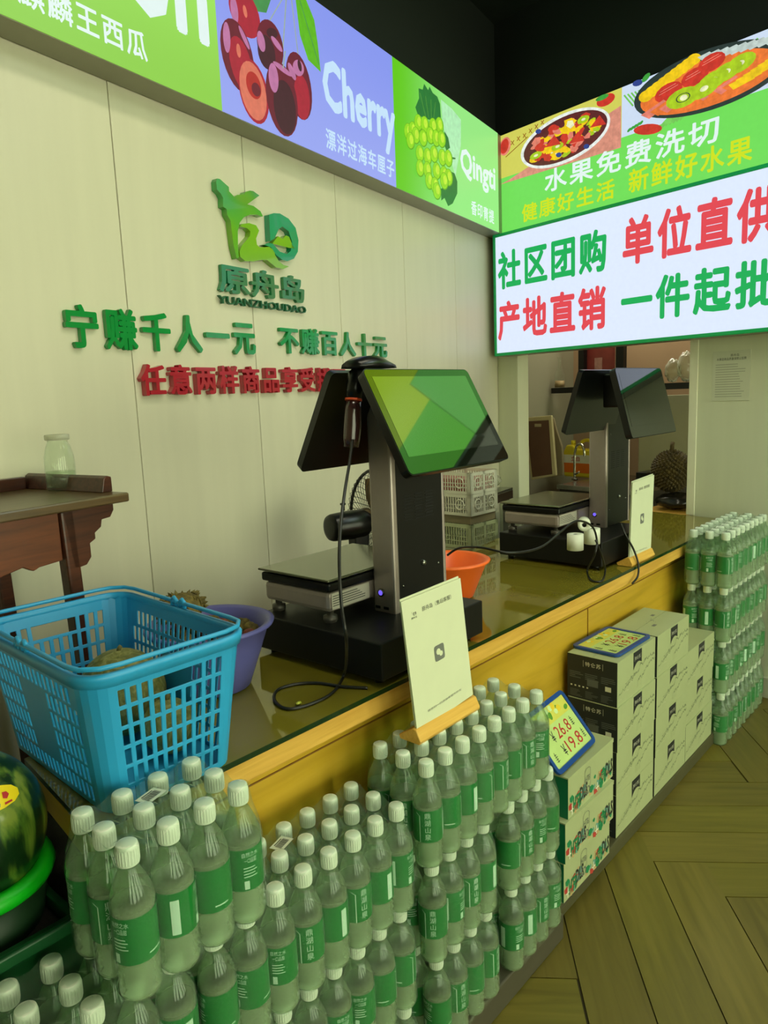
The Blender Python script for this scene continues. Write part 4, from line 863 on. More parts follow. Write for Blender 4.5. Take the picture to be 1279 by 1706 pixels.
MB().tube([(.0122, -.002, .055), (.0130, -.002, .060)], .0195, 14).obj('orange_ring', mat('orange_ring', (226, 84, 40), rough=.4), t)
MB().tube([(.013, -.002, .060), (.018, -.003, .085), (.026, -.004, .110), (.040, -.004, .121)], [.0185, .020, .022, .017], 14).obj('head', black_gloss, t)
# cables
blk = mat('black_cable', (22, 22, 18), rough=.4)
def cable(label, pts, r=.0035, n=7): o = MB().tube(smooth_path(pts, n), r, 8).obj('cable', blk); return tag(o, label, 'cable')
cp_ = [(1.178, 1.150, 1.392), on_y(587, 730, 1.14), on_y(583, 765, 1.12), on_y(574, 820, 1.08), on_y(567, 880, 1.04), on_y(565, 940, 1.01), on_y(569, 1010, .99), on_y(577, 1070, .985), on_z(574, 1120, .865), on_z(556, 1152, .8545), on_z(520, 1172, .8535), on_z(480, 1181, .8535), on_z(458, 1168, .8535), on_z(462, 1150, .8535), on_z(492, 1140, .8535), on_z(530, 1138, .8535), on_z(572, 1144, .8535), on_z(612, 1146, .8535)]
cable('black cable of the handheld reader looping on the counter glass by the near scale', cp_)
cable('black cable crossing from behind the near scale to the far scale', [on_y(745, 925, 1.30), on_y(765, 913, 1.26), on_y(800, 912, 1.17), on_y(850, 921, 1.085), on_y(900, 912, 1.075), on_y(935, 885, 1.07), on_y(960, 868, 1.072), on_y(985, 876, 1.075), on_y(994, 900, 1.075), on_y(990, 925, 1.073), on_z(978, 950, .8545), on_z(984, 966, .8535), on_z(1002, 968, .8535), on_z(1008, 950, .8545), on_y(1002, 925, 1.073), on_y(992, 900, 1.073)], .0035)
cable('grey black cable hanging over the counter edge beside the far paper stand', [on_y(1034, 872, 1.098), on_y(1042, 892, 1.08), on_y(1055, 915, 1.064), on_y(1063, 940, 1.05), on_y(1062, 960, 1.046), on_y(1053, 972, 1.046)], .0038)
t = None
# paper rolls on the far scale base
roll_w = mat('receipt_paper', (218, 222, 200), rough=.6)
def roll(label, x, y, z, M=None, r=.028, h=.055):
    t = thing('paper_roll', label, 'paper roll', (x, y, z)); b = MB()
    b.lathe([(.008, 0), (r, 0), (r, h), (.008, h), (.008, 0)], 24, M=M); b.obj('paper', roll_w, t)
    b = MB().lathe([(.0078, .001), (.0078, h - .001), (.006, h - .001), (.006, .001), (.0078, .001)], 16, M=M); b.obj('core', mat('roll_core', (60, 58, 50), rough=.7), t); return t
pr = on_z(958, 899, .9555); pr2 = on_z(985, 899, .9555)
yy = 1.118 + .0
a1_ = on_y(958, 899, 1.150); a2_ = on_y(985, 899, 1.148)
roll('white paper roll standing on the far scale base, left one of the two upright', a1_.x, a1_.y, .955)
roll('white paper roll standing on the far scale base, right one nearer the pole', a2_.x + .004, a2_.y, .955)
m_ = (a1_.x + a2_.x) / 2 + .035
roll('small paper roll lying on its side on top of two upright rolls', m_, 1.165, 1.0335, Matrix.Rotation(R(-62), 4, 'Z') @ Matrix.Rotation(R(90), 4, 'X'), .022, .05)
# ================================================================== BLUE BASKET
t = thing('shopping_basket', 'large bright blue slotted plastic basket on the counter with melons inside', 'basket', (.620, 1.262, .8505), R(-1.5))
bw, bl_, bh = .318, .49, .245        # rim size, height
def rr_pt(s, hx, hy, rc):            # s in 0..1 round a rounded rectangle, starting at the front left corner going right
    segs = [2 * (hx - rc), math.pi * rc / 2, 2 * (hy - rc), math.pi * rc / 2] * 2; T_ = sum(segs); d = (s % 1) * T_
    cs_ = [(-hx + rc, -hy, 1, 0), None, (hx, -hy + rc, 0, 1), None, (hx - rc, hy, -1, 0), None, (-hx, hy - rc, 0, -1), None]
    cen = {1: (hx - rc, -hy + rc, -90), 3: (hx - rc, hy - rc, 0), 5: (-hx + rc, hy - rc, 90), 7: (-hx + rc, -hy + rc, 180)}
    for i, L_ in enumerate(segs):
        if d <= L_ + 1e-9:
            if i % 2 == 0: x, y, u, v_ = cs_[i]; return (x + u * d, y + v_ * d)
            cx_, cy_, a0 = cen[i]; a = R(a0 + 90 * d / L_); return (cx_ + rc * math.cos(a), cy_ + rc * math.sin(a))
        d -= L_
HX, HY, RC = bw / 2 - .012, bl_ / 2 - .012, .045
TT = 4 * (HX - RC) + 4 * (HY - RC) + 2 * math.pi * RC
sides = [(0, 2 * (HX - RC), 10, 'f'), (2 * (HX - RC) + math.pi * RC / 2, 2 * (HY - RC), 20, 'r')]
sides += [(TT / 2 + a, L_, n, {'f': 'k', 'r': 'l'}[c]) for a, L_, n, c in sides]
S_ = []; flag = []
for st_, L_, n, c in sorted(sides):
    pitch = L_ / n
    for i in range(n): S_ += [st_ + i * pitch, st_ + (i + .56) * pitch]; flag += [(c, i), None]
    S_.append(st_ + L_); flag.append(None)
    for k in range(1, 5): S_.append(st_ + L_ + math.pi * RC / 2 * k / 5); flag.append(None)
rows_ = 6; Z = [0.0, .012]; zfl = [None, 0]
zz = .012
rh = (bh - .012 - .022) / rows_
for r_ in range(rows_): Z += [.012 + r_ * rh + rh * .80, .012 + (r_ + 1) * rh]; zfl += [None, r_ + 1]
zfl[1] = 0; Z[-1] = bh - .022; Z.append(bh)
zf = [None] + [(k // 2) if k % 2 == 0 else None for k in range(2 * rows_)] + [None]
b = MB(); n = len(S_); V = []
for z in Z:
    q_ = z / bh; sh = .030 * (1 - q_)
    for s in S_: x, y = rr_pt(s / TT, HX - sh, HY - sh, RC * (.75 + .25 * q_)); V.append((x, y, z))
def is_hole(fl_, r_):
    if fl_ is None or r_ is None: return False
    c, i = fl_
    if c in 'fk' and 3 <= i <= 7 and r_ == 5: return 'grip'
    if c == 'l' and 7 <= i <= 12 and 1 <= r_ <= 4: return False
    if c == 'r' and 7 <= i <= 12 and 1 <= r_ <= 3: return False
    if c in 'lr' and r_ == 5 and i in (0, 19): return False
    return True
F_ = []
for j in range(len(Z) - 1):
    for k in range(n):
        k2 = (k + 1) % n; f_ = flag[k]; h_ = is_hole(f_, zf[j])
        grip = False
        if zf[j] == 5:
            prevf = flag[k - 1]
            if f_ is None and prevf is not None and prevf[0] in 'fk' and 3 <= prevf[1] < 7: grip = True
        if h_ or grip: continue
        F_.append((j * n + k, j * n + k2, (j + 1) * n + k2, (j + 1) * n + k))
b.add(V, F_, 0, False)
sh_ = b.obj('basket_wall', blue_pl, t, merge=True)
so = sh_.modifiers.new('solid', 'SOLIDIFY'); so.thickness = .0032; so.offset = 1
bv = sh_.modifiers.new('bevel', 'BEVEL'); bv.width = .001; bv.segments = 1; bv.limit_method = 'ANGLE'; bv.angle_limit = R(50)
b = MB(); m_ = 40; pts = [rr_pt(k / m_, HX - .030, HY - .030, RC * .75) for k in range(m_)]
b.add([(x, y, 0.001) for x, y in pts] + [(x, y, .005) for x, y in pts], [tuple(reversed(range(m_))), tuple(range(m_, 2 * m_))] + [(k, (k + 1) % m_, (k + 1) % m_ + m_, k + m_) for k in range(m_)]); b.obj('basket_floor', blue_pl, t)
b = MB(); m_ = 80; sec = [(.001, -.018), (.006, -.018), (.0095, -.005), (.0105, .0), (.008, .004), (.002, .005), (-.003, .002)]
V = []
for k in range(m_):
    for dx, dz in sec: x, y = rr_pt(k / m_, HX + dx, HY + dx, RC + dx); V.append((x, y, bh + dz))
q_ = len(sec); F_ = [(k * q_ + i, ((k + 1) % m_) * q_ + i, ((k + 1) % m_) * q_ + (i + 1) % q_, k * q_ + (i + 1) % q_) for k in range(m_) for i in range(q_)]
b.add(V, F_, 0, True); b.obj('rim', blue_pl, t)
for sgn in (-1, 1):   # the two carrying handles folded down along the rim
    pts = []
    for k in range(25):
        u = -.5 + k / 24; f = abs(u) * 2
        pts.append(None)
    half = [rr_pt((( (HX - RC) + (sgn < 0) * TT / 2) / TT + (k - 12) / 24 * .52) , HX + .006, HY + .006, RC + .006) for k in range(25)]
    pts = [(x, y, bh + .0105 + (.004 if 0 < k < 24 else 0)) for k, (x, y) in enumerate(half)]
    h_ = MB().tube(pts, .0042, 8).obj('handle', blue_pl, t)
    for e in (0, 24):
        x, y, z = pts[e]; MB().tube([(x + .0, y - .008, z - .006), (x, y - .007, z + .006), (x, y, z + .011), (x, y + .007, z + .006), (x, y + .008, z - .006)], .0045, 8).obj('hinge_lug', blue_pl, t)
melon_m = ramp_mat('netted_melon', [(.35, (92, 96, 40)), (.5, (118, 120, 56)), (.65, (150, 150, 92))], scale=(1, 1, .7), nscale=55, rough=.6, detail=4, dist=1.2, bump=.5)
def melon(label, c, r, sc, rz=0):
    t = thing('netted_melon', label, 'melon', (c[0], c[1], c[2]), rz); MB().sphere((0, 0, 0), r, 24, 16, 0, sc).obj('rind', melon_m, t); MB().tube([(0, 0, r * sc[2] * .97), (.002, 0, r * sc[2] + .004), (.006, 0, r * sc[2] + .007)], [.005, .004, .004], 8).obj('stem', mat('dry_stem', (110, 104, 54), rough=.8), t)
m1_ = on_z(200, 1150, .945)
melon('large netted green melon in the middle of the blue basket', (m1_.x, m1_.y - .01, .9455), .082, (1, 1.08, 1.04))
melon('smaller netted green melon at the front right corner inside the blue basket', (.676, 1.170, .9085), .050, (1, 1, 1.05))
# ================================================================== PURPLE BOWL WITH FRUIT
t = thing('plastic_bowl', 'round violet blue plastic bowl of brown fruit behind the blue basket', 'bowl', (.925, 1.385, .8505))
br_ = [(.0, .002), (.07, .002), (.075, 0), (.085, .004), (.118, .095), (.134, .142), (.146, .147), (.148, .153), (.140, .156), (.128, .150), (.112, .098), (.078, .010), (0, .008)]
MB().lathe(br_, 40).obj('bowl', purple_pl, t)
fr_m = [ramp_mat('lychee_skin', [(.35, (94, 40, 30)), (.65, (150, 74, 50))], nscale=90, rough=.7, detail=3, bump=.6), ramp_mat('green_brown_skin', [(.35, (76, 66, 26)), (.65, (118, 104, 44))], nscale=80, rough=.8, detail=3, bump=.8)]
fm = [MB().sphere((0, 0, 0), .019, 14, 9, 0, (1, 1, 1), .05).mesh('lychee', fr_m[0]), MB().sphere((0, 0, 0), .021, 14, 9, 0, (1, 1, .95), .10).mesh('lychee', fr_m[1])]
rr = random.Random(12)
for ring, (rad, num, z) in enumerate(((.030, 5, .050), (.075, 11, .082), (.025, 4, .10), (.062, 9, .130), (.093, 13, .128), (.028, 4, .150))):
    for k in range(num):
        a = 2 * math.pi * (k + .5 * (ring % 2)) / num; o = bpy.data.objects.new('lychee', fm[rr.random() < .55]); C.objects.link(o)
        o.location = (.925 + rad * math.cos(a), 1.385 + rad * math.sin(a), .8505 + z - .008); o.rotation_euler = (rr.random() * 6, rr.random() * 6, 0)
        tag(o, 'small rough brown fruit piled in the violet bowl', 'fruit', 'rough brown fruits in the violet bowl')
# spiky fruit chunk leaning on the back rim
b = MB(); rr = random.Random(3); V = []
b.sphere((0, 0, 0), .045, 20, 12, 0, (1.3, .8, .8))
for k in range(90):
    u = rr.uniform(-1, 1); a = rr.uniform(0, 6.283); r_ = math.sqrt(1 - u * u); d = Vector((r_ * math.cos(a) * 1.3, r_ * math.sin(a) * .8, u * .8)) * .045
    q_ = d.normalized(); s_ = q_.cross(Vector((0, .1, 1))).normalized() * .006; t2 = q_.cross(s_).normalized() * .006; tip = d + q_ * .012
    b.add([d + s_, d + t2, d - s_, d - t2, tip], [(0, 1, 4), (1, 2, 4), (2, 3, 4), (3, 0, 4)])
o = b.obj('spiky_fruit', fr_m[1], None, (.882, 1.430, 1.040)); tag(o, 'greenish brown spiky fruit piece at the back of the violet bowl', 'fruit')
# ================================================================== ORANGE BOWL
oc = on_z(770, 918, .985)
t = thing('plastic_basin', 'bright orange plastic basin behind the near scale pole', 'basin', (1.845, 1.385, .8505))
MB().lathe([(0, .003), (.066, .003), (.070, 0), (.078, .004), (.122, .112), (.132, .116), (.135, .122), (.127, .126), (.117, .119), (.070, .010), (0, .008)], 40).obj('basin', orange_pl, t)
# ================================================================== WATERMELON AND CRATE
cx_, cy_ = .30, 1.30
t = thing('fruit_crate', 'dark green plastic crate with black mesh mat at the left of the counter', 'crate', (.10, 1.42, 0))
x0, x1, y0, y1, z0_, z1_ = -.45, .345, -.325, .20, .36, .695
b = MB(); th = .014
b.box(x0, y0, z0_, x1, y0 + th, z1_).obj('front_wall', crate_g, t, bevel=.003); MB().box(x0, y1 - th, z0_, x1, y1, z1_).obj('back_wall', crate_g, t, bevel=.003)
MB().box(x1 - th, y0 + th, z0_, x1, y1 - th, z1_ - .0).obj('side_wall', crate_g, t, bevel=.003); MB().box(x0, y0 + th, z0_, x0 + th, y1 - th, z1_).obj('side_wall', crate_g, t, bevel=.003)
MB().box(x0, y0 - .012, z1_ - .018, x1 + .006, y0, z1_ + .004).obj('rim', crate_g, t, bevel=.003)
MB().box(x0 + th, y0 + th, .645, x1 - th, y1 - th, .67).obj('mesh_mat', mesh_k, t)
for x, y in ((x0 + .04, y0 + .05), (x1 - .07, y0 + .05), (x0 + .04, y1 - .08), (x1 - .07, y1 - .08)): MB().box(x, y, 0, x + .03, y + .03, z0_).obj('leg', crate_g, t)
MB().box(x0 + th, y0 + th, z0_, x1 - th, y1 - th, z0_ + .01).obj('floor_panel', crate_g, t)
wm = ramp_mat('watermelon_stripes', [(.0, (12, 32, 14)), (.47, (18, 44, 18)), (.53, (70, 100, 30)), (.62, (120, 138, 48)), (1, (104, 126, 42))], scale=(1, 1, .22), nscale=11, rough=.28, detail=5, dist=1.6, coat=.3)
def watermelon(label, c, r, tilt):
    t = thing('watermelon', label, 'watermelon', c, 0); t.rotation_euler = (0, 0, tilt)
    MB().sphere((0, 0, 0), r, 36, 24, 0, (1, 1, 1.06)).obj('rind', wm, t); MB().tube([(0, 0, r * 1.05), (.006, 0, r * 1.06 + .02), (.02, 0, r * 1.06 + .03)], [.006, .004, .004], 8).obj('stem', mat('dry_stem', (110, 104, 54)), t); return t
wc = on_y(-58, 1383, 1.235); RW = .1205
wt = watermelon('striped dark green watermelon with yellow sticker on a green ring', (wc.x, wc.y, wc.z), RW, 0)
# sticker bent on the melon
def on_ball(px, py, c, r, sc=1.06):
    o = Vector((0, 0, H)) - Vector(c); d = ray(px, py); o = Vector((o.x, o.y, o.z / sc)); d = Vector((d.x, d.y, d.z / sc)); a = d.dot(d); bq = 2 * o.dot(d); cq = o.dot(o) - r * r; D_ = bq * bq - 4 * a * cq
    if D_ < 0: return None
    t_ = (-bq - math.sqrt(D_)) / (2 * a); p = o + d * t_; return Vector((p.x, p.y, p.z * sc))
oc_ = [(2, 1308), (18, 1307), (29, 1312), (32, 1322), (25, 1334), (8, 1346), (-4, 1352), (-20, 1350), (-34, 1338), (-30, 1322), (-14, 1312)]
def stick(px_pts, off, m, nm, par):
    c0 = (sum(p[0] for p in px_pts) / len(px_pts), sum(p[1] for p in px_pts) / len(px_pts)); V = []; F_ = []; n = len(px_pts)
    for f in (0, .5, 1):
        for p in px_pts:
            q_ = on_ball(c0[0] + (p[0] - c0[0]) * f, c0[1] + (p[1] - c0[1]) * f, wc, RW + off)
            V.append(q_ if q_ else Vector((0, 0, RW)))
    for r_ in range(2):
        for k in range(n): F_.append((r_ * n + k, r_ * n + (k + 1) % n, (r_ + 1) * n + (k + 1) % n, (r_ + 1) * n + k))
    return MB().add(V, F_, 0).obj(nm, m, par)
sk = stick(oc_, .0012, mat('yellow_sticker', (240, 214, 20), rough=.35), 'sticker', wt)
stick([(3, 1320), (10, 1318), (15, 1322), (12, 1330), (5, 1330)], .0018, ink_r, 'red_print', sk)
stick([(8, 1337), (20, 1331), (21, 1334), (9, 1341)], .0018, ink_r, 'red_print', sk)
stick([(-8, 1340), (1, 1339), (1, 1345), (-7, 1347)], .0018, mat('barcode_print', (150, 150, 130)), 'small_print', sk)
b = MB(); b.tube([(.8 * (RW + .016) * math.cos(R(10 * k)), .8 * (RW + .016) * math.sin(R(10 * k)), 0) for k in range(36)], .016, 10, closed=True)
rg = b.obj('support_ring', green_pl, None, (wc.x, wc.y, wc.z - .6 * (RW + .016))); tag(rg, 'bright green plastic ring holding the watermelon up', 'ring')
# pedestal under the ring: a tub turned over
pz = wc.z - .6 * (RW + .016) - .018
b = MB(); b.lathe([(.100, .671), (.112, pz + .001), (.1, pz + .002), (.07, pz - .03), (0, pz - .06)], 32, (0, 0, 0)); tb = b.obj('upturned_tub', mat('dark_tub', (20, 52, 26), rough=.5), None, (wc.x, wc.y, 0)); tag(tb, 'dark green upturned tub below the bright green ring', 'tub')
w2 = on_y(-80, 1130, 1.62)
# ================================================================== ALTAR TABLE WITH JAR
e0 = on_z(215, 820, 1.30)
def to_wl(p): d = Vector((p.x - CN.x, p.y - CN.y, 0)); return (d.x * math.cos(AW) + d.y * math.sin(AW), -d.x * math.sin(AW) + d.y * math.cos(AW))
ex, ey = to_wl(e0); print('table end', ex, ey)
t = thing('altar_table', 'tall dark rosewood side table with scalloped apron against the logo wall', 'table', (CN.x, CN.y, 0), AW)
TY0, TY1, TZ = ey, -.006, 1.30; TL = 1.25
rosetop = ramp_mat('rosewood_top', [(.3, (74, 58, 36)), (.7, (98, 78, 48))], scale=(2, 24, 24), nscale=2.5, rough=.28, detail=5, dist=.5)
MB().box(ex - TL, TY0, TZ - .022, ex, TY1, TZ).obj('tabletop', rosetop, t, bevel=.004)
b = MB(); b.poly([(ex, TZ), (ex, TZ + .036), (ex - .012, TZ + .040), (ex - .022, TZ + .034), (ex - .030, TZ)], TY0 + .06, TY1); b.obj('end_flange', rosewood, t, bevel=.002)
MB().box(ex - .75, TY1 - .016, TZ, ex - .031, TY1, TZ + .032).obj('back_rail', rosewood, t, bevel=.002)
def scallop(xa, xb, z0, pts): return [(xa, z0), (xb, z0)] + pts
ax = ex - .165
ap = [(ex - TL + .1, TZ - .023), (ax, TZ - .023), (ax, TZ - .135)]
for k in range(1, 9): u = k / 8; ap.append((ax - .05 - .04 * math.sin(math.pi * u / 2), TZ - .135 - .010 * math.sin(math.pi * u)) if k < 4 else (ax - .05 - (k - 3) * .045, TZ - .128 - .035 * (1 - math.cos(math.pi * (k - 3) / 5)) / 2))
ap.append((ex - TL + .1, TZ - .165))
b = MB(); b.poly(ap, TY0 + .040, TY0 + .056); b.obj('apron', ramp_mat('red_apron_wood', [(.3, (84, 42, 18)), (.7, (112, 58, 25))], scale=(2, 24, 24), nscale=2.5, rough=.35, detail=5, dist=.6), t, bevel=.002)
bk = [(ex - 0.160, TZ - .023), (ex - 0.025, TZ - .023), (ex - 0.025, TZ - .040), (ex - 0.036, TZ - .056), (ex - 0.060, TZ - .058), (ex - 0.064, TZ - .075), (ex - 0.082, TZ - .086), (ex - 0.082, TZ - .100), (ex - 0.098, TZ - .108), (ex - 0.098, TZ - .140), (ex - 0.112, TZ - .156), (ex - 0.145, TZ - .160)]
b = MB(); b.poly(bk, TY0 + .030, TY0 + .046); b.obj('corner_bracket', rosewood, t, bevel=.002)
b = MB(); b.poly(bk, TY1 - .046, TY1 - .030); b.obj('corner_bracket', rosewood, t, bevel=.002)
for y in (TY0 + .030, TY1 - .064):
    for xl in (ex - .165, ex - TL + .17):
        b = MB(); V = []
        sl = .035 if xl > ex - .5 else -.035
        for z, s_ in ((0, sl), (TZ - .023, 0)):
            for dx, dy in ((0, 0), (.034, 0), (.034, .034), (0, .034)): V.append((xl + dx + s_, y + dy, z))
        b.add(V, [(3, 2, 1, 0), (4, 5, 6, 7), (0, 1, 5, 4), (1, 2, 6, 5), (2, 3, 7, 6), (3, 0, 4, 7)]); b.obj('leg', rosewood, t, bevel=.005)
# jar of water
jp = on_z(104, 815, 1.302); jx, jy = jp.x, jp.y; dj = (Vector((jx, jy, 1.3)) - Vector((0, 0, 1.5))).length; k_ = dj / FX
jr = 22 * k_; jh = 84 * k_
t = thing('glass_jar', 'clear glass bottle half filled with water on the dark wooden table', 'jar', (jx, jy, 1.3005))
pj = [(0, .003), (jr * .88, 0), (jr, .006), (jr, jh * .42), (jr * .97, jh * .60), (jr * .80, jh * .78), (jr * .66, jh * .86), (jr * .66, jh * .89)]
MB().lathe(pj + [(jr * .62, jh * .89), (jr * .62, jh * .86), (jr * .76, jh * .78), (jr * .93, jh * .60), (jr * .95, jh * .42), (jr * .95, .008), (0, .008)], 32).obj('glass', glass_jar, t)
MB().lathe([(0, .009), (jr * .93, .009), (jr * .93, jh * .34), (0, jh * .34)], 28).obj('water', water_m, t)
MB().lathe([(jr * .60, jh * .90), (jr * .76, jh * .90), (jr * .80, jh * .915), (jr * .80, jh * .985), (jr * .76, jh), (jr * .60, jh)], 28).obj('mouth_ring', film('jar_lip', (224, 228, 206), .55, body=(200, 200, 180)), t)
bp_ = on_z(134, 803, 1.315)
b = MB(); b.sphere((0, 0, 0), .020, 16, 10, 0, (1.5, .9, .75), .12); o = b.obj('wrapper', mat('turquoise_wrapper', (50, 130, 140), rough=.2, noise=.3, nscale=60), None, (bp_.x + .0, bp_.y, 1.3165)); tag(o, 'crumpled turquoise wrapper on the dark table beside the jar', 'wrapper')
# ================================================================== FAN BEHIND THE COUNTER
t = thing('desk_fan', 'black electric stand fan behind the near scale, turned sideways', 'fan', (1.83, 1.77, 0), R(-12))
fz = 1.06
MB().lathe([(0, 0), (.17, 0), (.17, .012), (.05, .03), (.02, .04), (0, .04)], 28).obj('base', black_gloss, t)
MB().lathe([(.014, .04), (.014, fz - .06), (0, fz - .06)], 14).obj('pole', black_gloss, t)
b = MB(); Mf = Matrix.Translation((0, 0, fz)) @ Matrix.Rotation(R(90), 4, 'Y')
b.lathe([(0, -.122), (.030, -.122), (.044, -.118), (.048, -.108), (.052, -.03), (.050, .02), (.036, .045), (0, .045)], 24, M=Mf); b.obj('motor_housing', black_gloss, t)
MB().box(-.03, -.025, fz - .09, .03, .025, fz - .03).obj('neck', black_gloss, t, bevel=.006)
MB().lathe([(.006, 0), (.006, .018), (.010, .02), (.010, .026), (0, .027)], 12, (-.06, 0, fz + .055)).obj('oscillation_knob', black_gloss, t)
b = MB(); CR = .185
for k in range(48):
    a = 2 * math.pi * k / 48; c_, s_ = math.cos(a), math.sin(a)
    b.tube([(.045, .045 * c_, fz + .045 * s_), (.050, CR * .7 * c_, fz + CR * .7 * s_), (.075, CR * .96 * c_, fz + CR * .96 * s_), (.095, CR * c_, fz + CR * s_)], .0012, 4)
    b.tube([(.145, .04 * c_, fz + .04 * s_), (.140, CR * .7 * c_, fz + CR * .7 * s_), (.115, CR * .96 * c_, fz + CR * .96 * s_), (.095, CR * c_, fz + CR * s_)], .0012, 4)
g_ = b.obj('wire_guard', blk, t); g_['kind'] = 'stuff'
MB().tube([(.095, CR * math.cos(R(10 * k)), fz + CR * math.sin(R(10 * k))) for k in range(36)], .006, 8, closed=True).obj('guard_ring', blk, t)
for k in range(5):
    a = R(72 * k); b = MB(); V = []
    for u in range(5):
        r_ = .03 + .13 * u / 4; wv = .045 * math.sin(math.pi * (u + .6) / 5.4)
        for s_ in (-1, 1): aa = a + s_ * wv / max(r_, .05) * .8; V.append((.095 + s_ * .012, r_ * math.cos(aa), fz + r_ * math.sin(aa)))
    b.add(V, [(2 * u, 2 * u + 1, 2 * u + 3, 2 * u + 2) for u in range(4)], 0, True); o = b.obj('blade', mat('amber_blade', (110, 84, 44), rough=.3), t)
    so = o.modifiers.new('solid', 'SOLIDIFY'); so.thickness = .002
MB().lathe([(0, -.02), (.028, -.02), (.03, .02), (.02, .035), (0, .035)], 18, M=Matrix.Translation((.095, 0, fz)) @ Matrix.Rotation(R(90), 4, 'Y')).obj('hub', black_gloss, t)
# ================================================================== CRATES ON A CABINET
cpos = on_y(787, 880, 1.86)
def slot_crate(label, loc, rz, w_, d_, h_, m, circ=True):
    t = thing('fruit_tray', label, 'crate', loc, rz, 'slotted plastic crates behind the counter'); b = MB(); th = .006
    def panel(bx, org, ux, L_, nm):
        o, u = Vector(org), Vector(ux); nn = Vector((u.y, -u.x, 0)); bb = MB()
        def bar(a0, a1, z0, z1, th_=th):
            P8 = [o + u * a + nn * (-q_) + Vector((0, 0, z)) for z in (z0, z1) for a, q_ in ((a0, 0), (a1, 0), (a1, th_), (a0, th_))]
            bb.add(P8, [(3, 2, 1, 0), (4, 5, 6, 7), (0, 1, 5, 4), (1, 2, 6, 5), (2, 3, 7, 6), (3, 0, 4, 7)])
        bar(0, L_, 0, h_ * .14); bar(0, L_, h_ * .86, h_); bar(0, .022, 0, h_); bar(L_ - .022, L_, 0, h_); bar(.022, L_ - .022, h_ * .30, h_ * .34); bar(0.022, L_ - .022, h_ * .5 - .002, h_ * .5 + .002)
        n = int(L_ / .014)
        for k in range(1, n): a = L_ * k / n; bar(a - .0022, a + .0022, h_ * .14, h_ * .86, .003)
        bar(L_ / 2 - .008, L_ / 2 + .008, 0, h_)
        bb.obj(nm, m, t)
        if circ:
            for cxx in [L_ * (.25 if L_ < .3 else .17) + k * L_ * (.5 if L_ < .3 else .33) for k in range(2 if L_ < .3 else 3)]:
                rb = MB(); pts = [o + u * (cxx + h_ * .24 * math.cos(R(20 * k))) + nn * .002 + Vector((0, 0, h_ * .52 + h_ * .24 * math.sin(R(20 * k)))) for k in range(18)]; rb.tube(pts, .0028, 6, closed=True); rb.obj('round_crest', m, t)
    panel(b, (-w_, 0, 0), (1, 0, 0), w_, 'front_panel'); panel(b, (0, 0, 0), (0, 1, 0), d_, 'side_panel'); panel(b, (0, d_, 0), (-1, 0, 0), w_, 'back_panel'); panel(b, (-w_, d_, 0), (0, -1, 0), d_, 'side_panel')
    MB().box(-w_ + .002, .002, .002, -.002, d_ - .002, .008).obj('tray_floor', m, t)
    return t
crw = mat('milky_white_crate', (214, 212, 190), rough=.35, noise=.03); crg = mat('pale_green_white_crate', (188, 196, 150), rough=.4, noise=.04)
crz = R(-2); h_ = .098
cb_ = (cpos.x + .21, cpos.y)
t = thing('low_cabinet', 'plain pale cabinet behind the counter carrying the plastic crates', 'cabinet', (cb_[0], cb_[1], 0), crz)
zc_ = on_y(787, 905, cb_[1]).z - .035
MB().box(-.21, .005, 0, 0, .36, zc_ - .002).obj('body', mat('cabinet_white', (176, 176, 140), rough=.5), t, bevel=.004); MB().box(-.205, -.008, .03, -.005, .004, zc_ - .03).obj('door', MATS['cabinet_white'], t, bevel=.003)
slot_crate('pale green white slotted crate at the bottom behind the orange basin', (cb_[0], cb_[1], zc_), crz, .21, .36, .115, crg, False)
zz = zc_ + .155
t = thing('grey_carton', 'flat greyish brown carton between the lower and upper plastic crates', 'box', (cb_[0], cb_[1], zc_ + .116), crz); MB().box(-.20, .008, 0, -.01, .35, .0375).obj('box', mat('grey_brown_card', (128, 116, 86), rough=.7), t, bevel=.002)
slot_crate('milky white slotted crate with round crests, lower of the two', (cb_[0], cb_[1], zz), crz, .21, .36, h_, crw)
slot_crate('milky white slotted crate with round crests, topmost, holding red bags', (cb_[0], cb_[1], zz + h_ + .001), crz, .21, .36, h_, crw)
o = MB().box(-.19, .02, 0, -.02, .34, .055).obj('red_bag', mat('red_pink_bag', (176, 90, 84), rough=.4, noise=.2), None, (cb_[0], cb_[1], zz + h_ + .011), crz); tag(o, 'flat red bag lying inside the topmost white crate', 'bag')
# ================================================================== STEEL TABLE IN THE CORNER
t = thing('steel_table', 'stainless steel table with dark fascia in the corner of the walls', 'table', CN, AW)
s0 = to_wl(on_z(826, 821, .93)); s1_ = to_wl(on_z(884, 802, .93)); print('steel', s0, s1_)
sy = (s0[1] + s1_[1]) / 2; sxr = -.19
MB().box(-1.05, sy, .915, sxr, -.02, .93).obj('top', steel, t, bevel=.002)
MB().box(-1.05, sy, .865, sxr, sy + .012, .914).obj('front_fascia', mat('dark_fascia', (70, 56, 42), rough=.3, metal=.4), t); MB().box(sxr - .012, sy + .013, .865, sxr, -.02, .914).obj('side_fascia', MATS['dark_fascia'], t)
for x in (-1.02, sxr - .05):
    for y in (sy + .015, -.06): MB().box(x, y, 0, x + .03, y + .03, .914).obj('leg', steel, t)
MB().box(-1.03, sy + .02, .25, sxr - .015, -.03, .265).obj('shelf', steel, t)
tx, ty = to_wl(on_z(790, 805, .93)); 
t = thing('steel_tray', 'stainless tray with wire handle on the steel table', 'tray', (CN.x, CN.y, .931), AW)
tr0 = (-.78, sy + .04)
b = MB(); b.box(-.80, sy + .035, 0, -.35, -.035, .004).obj('tray_floor', steel, t)
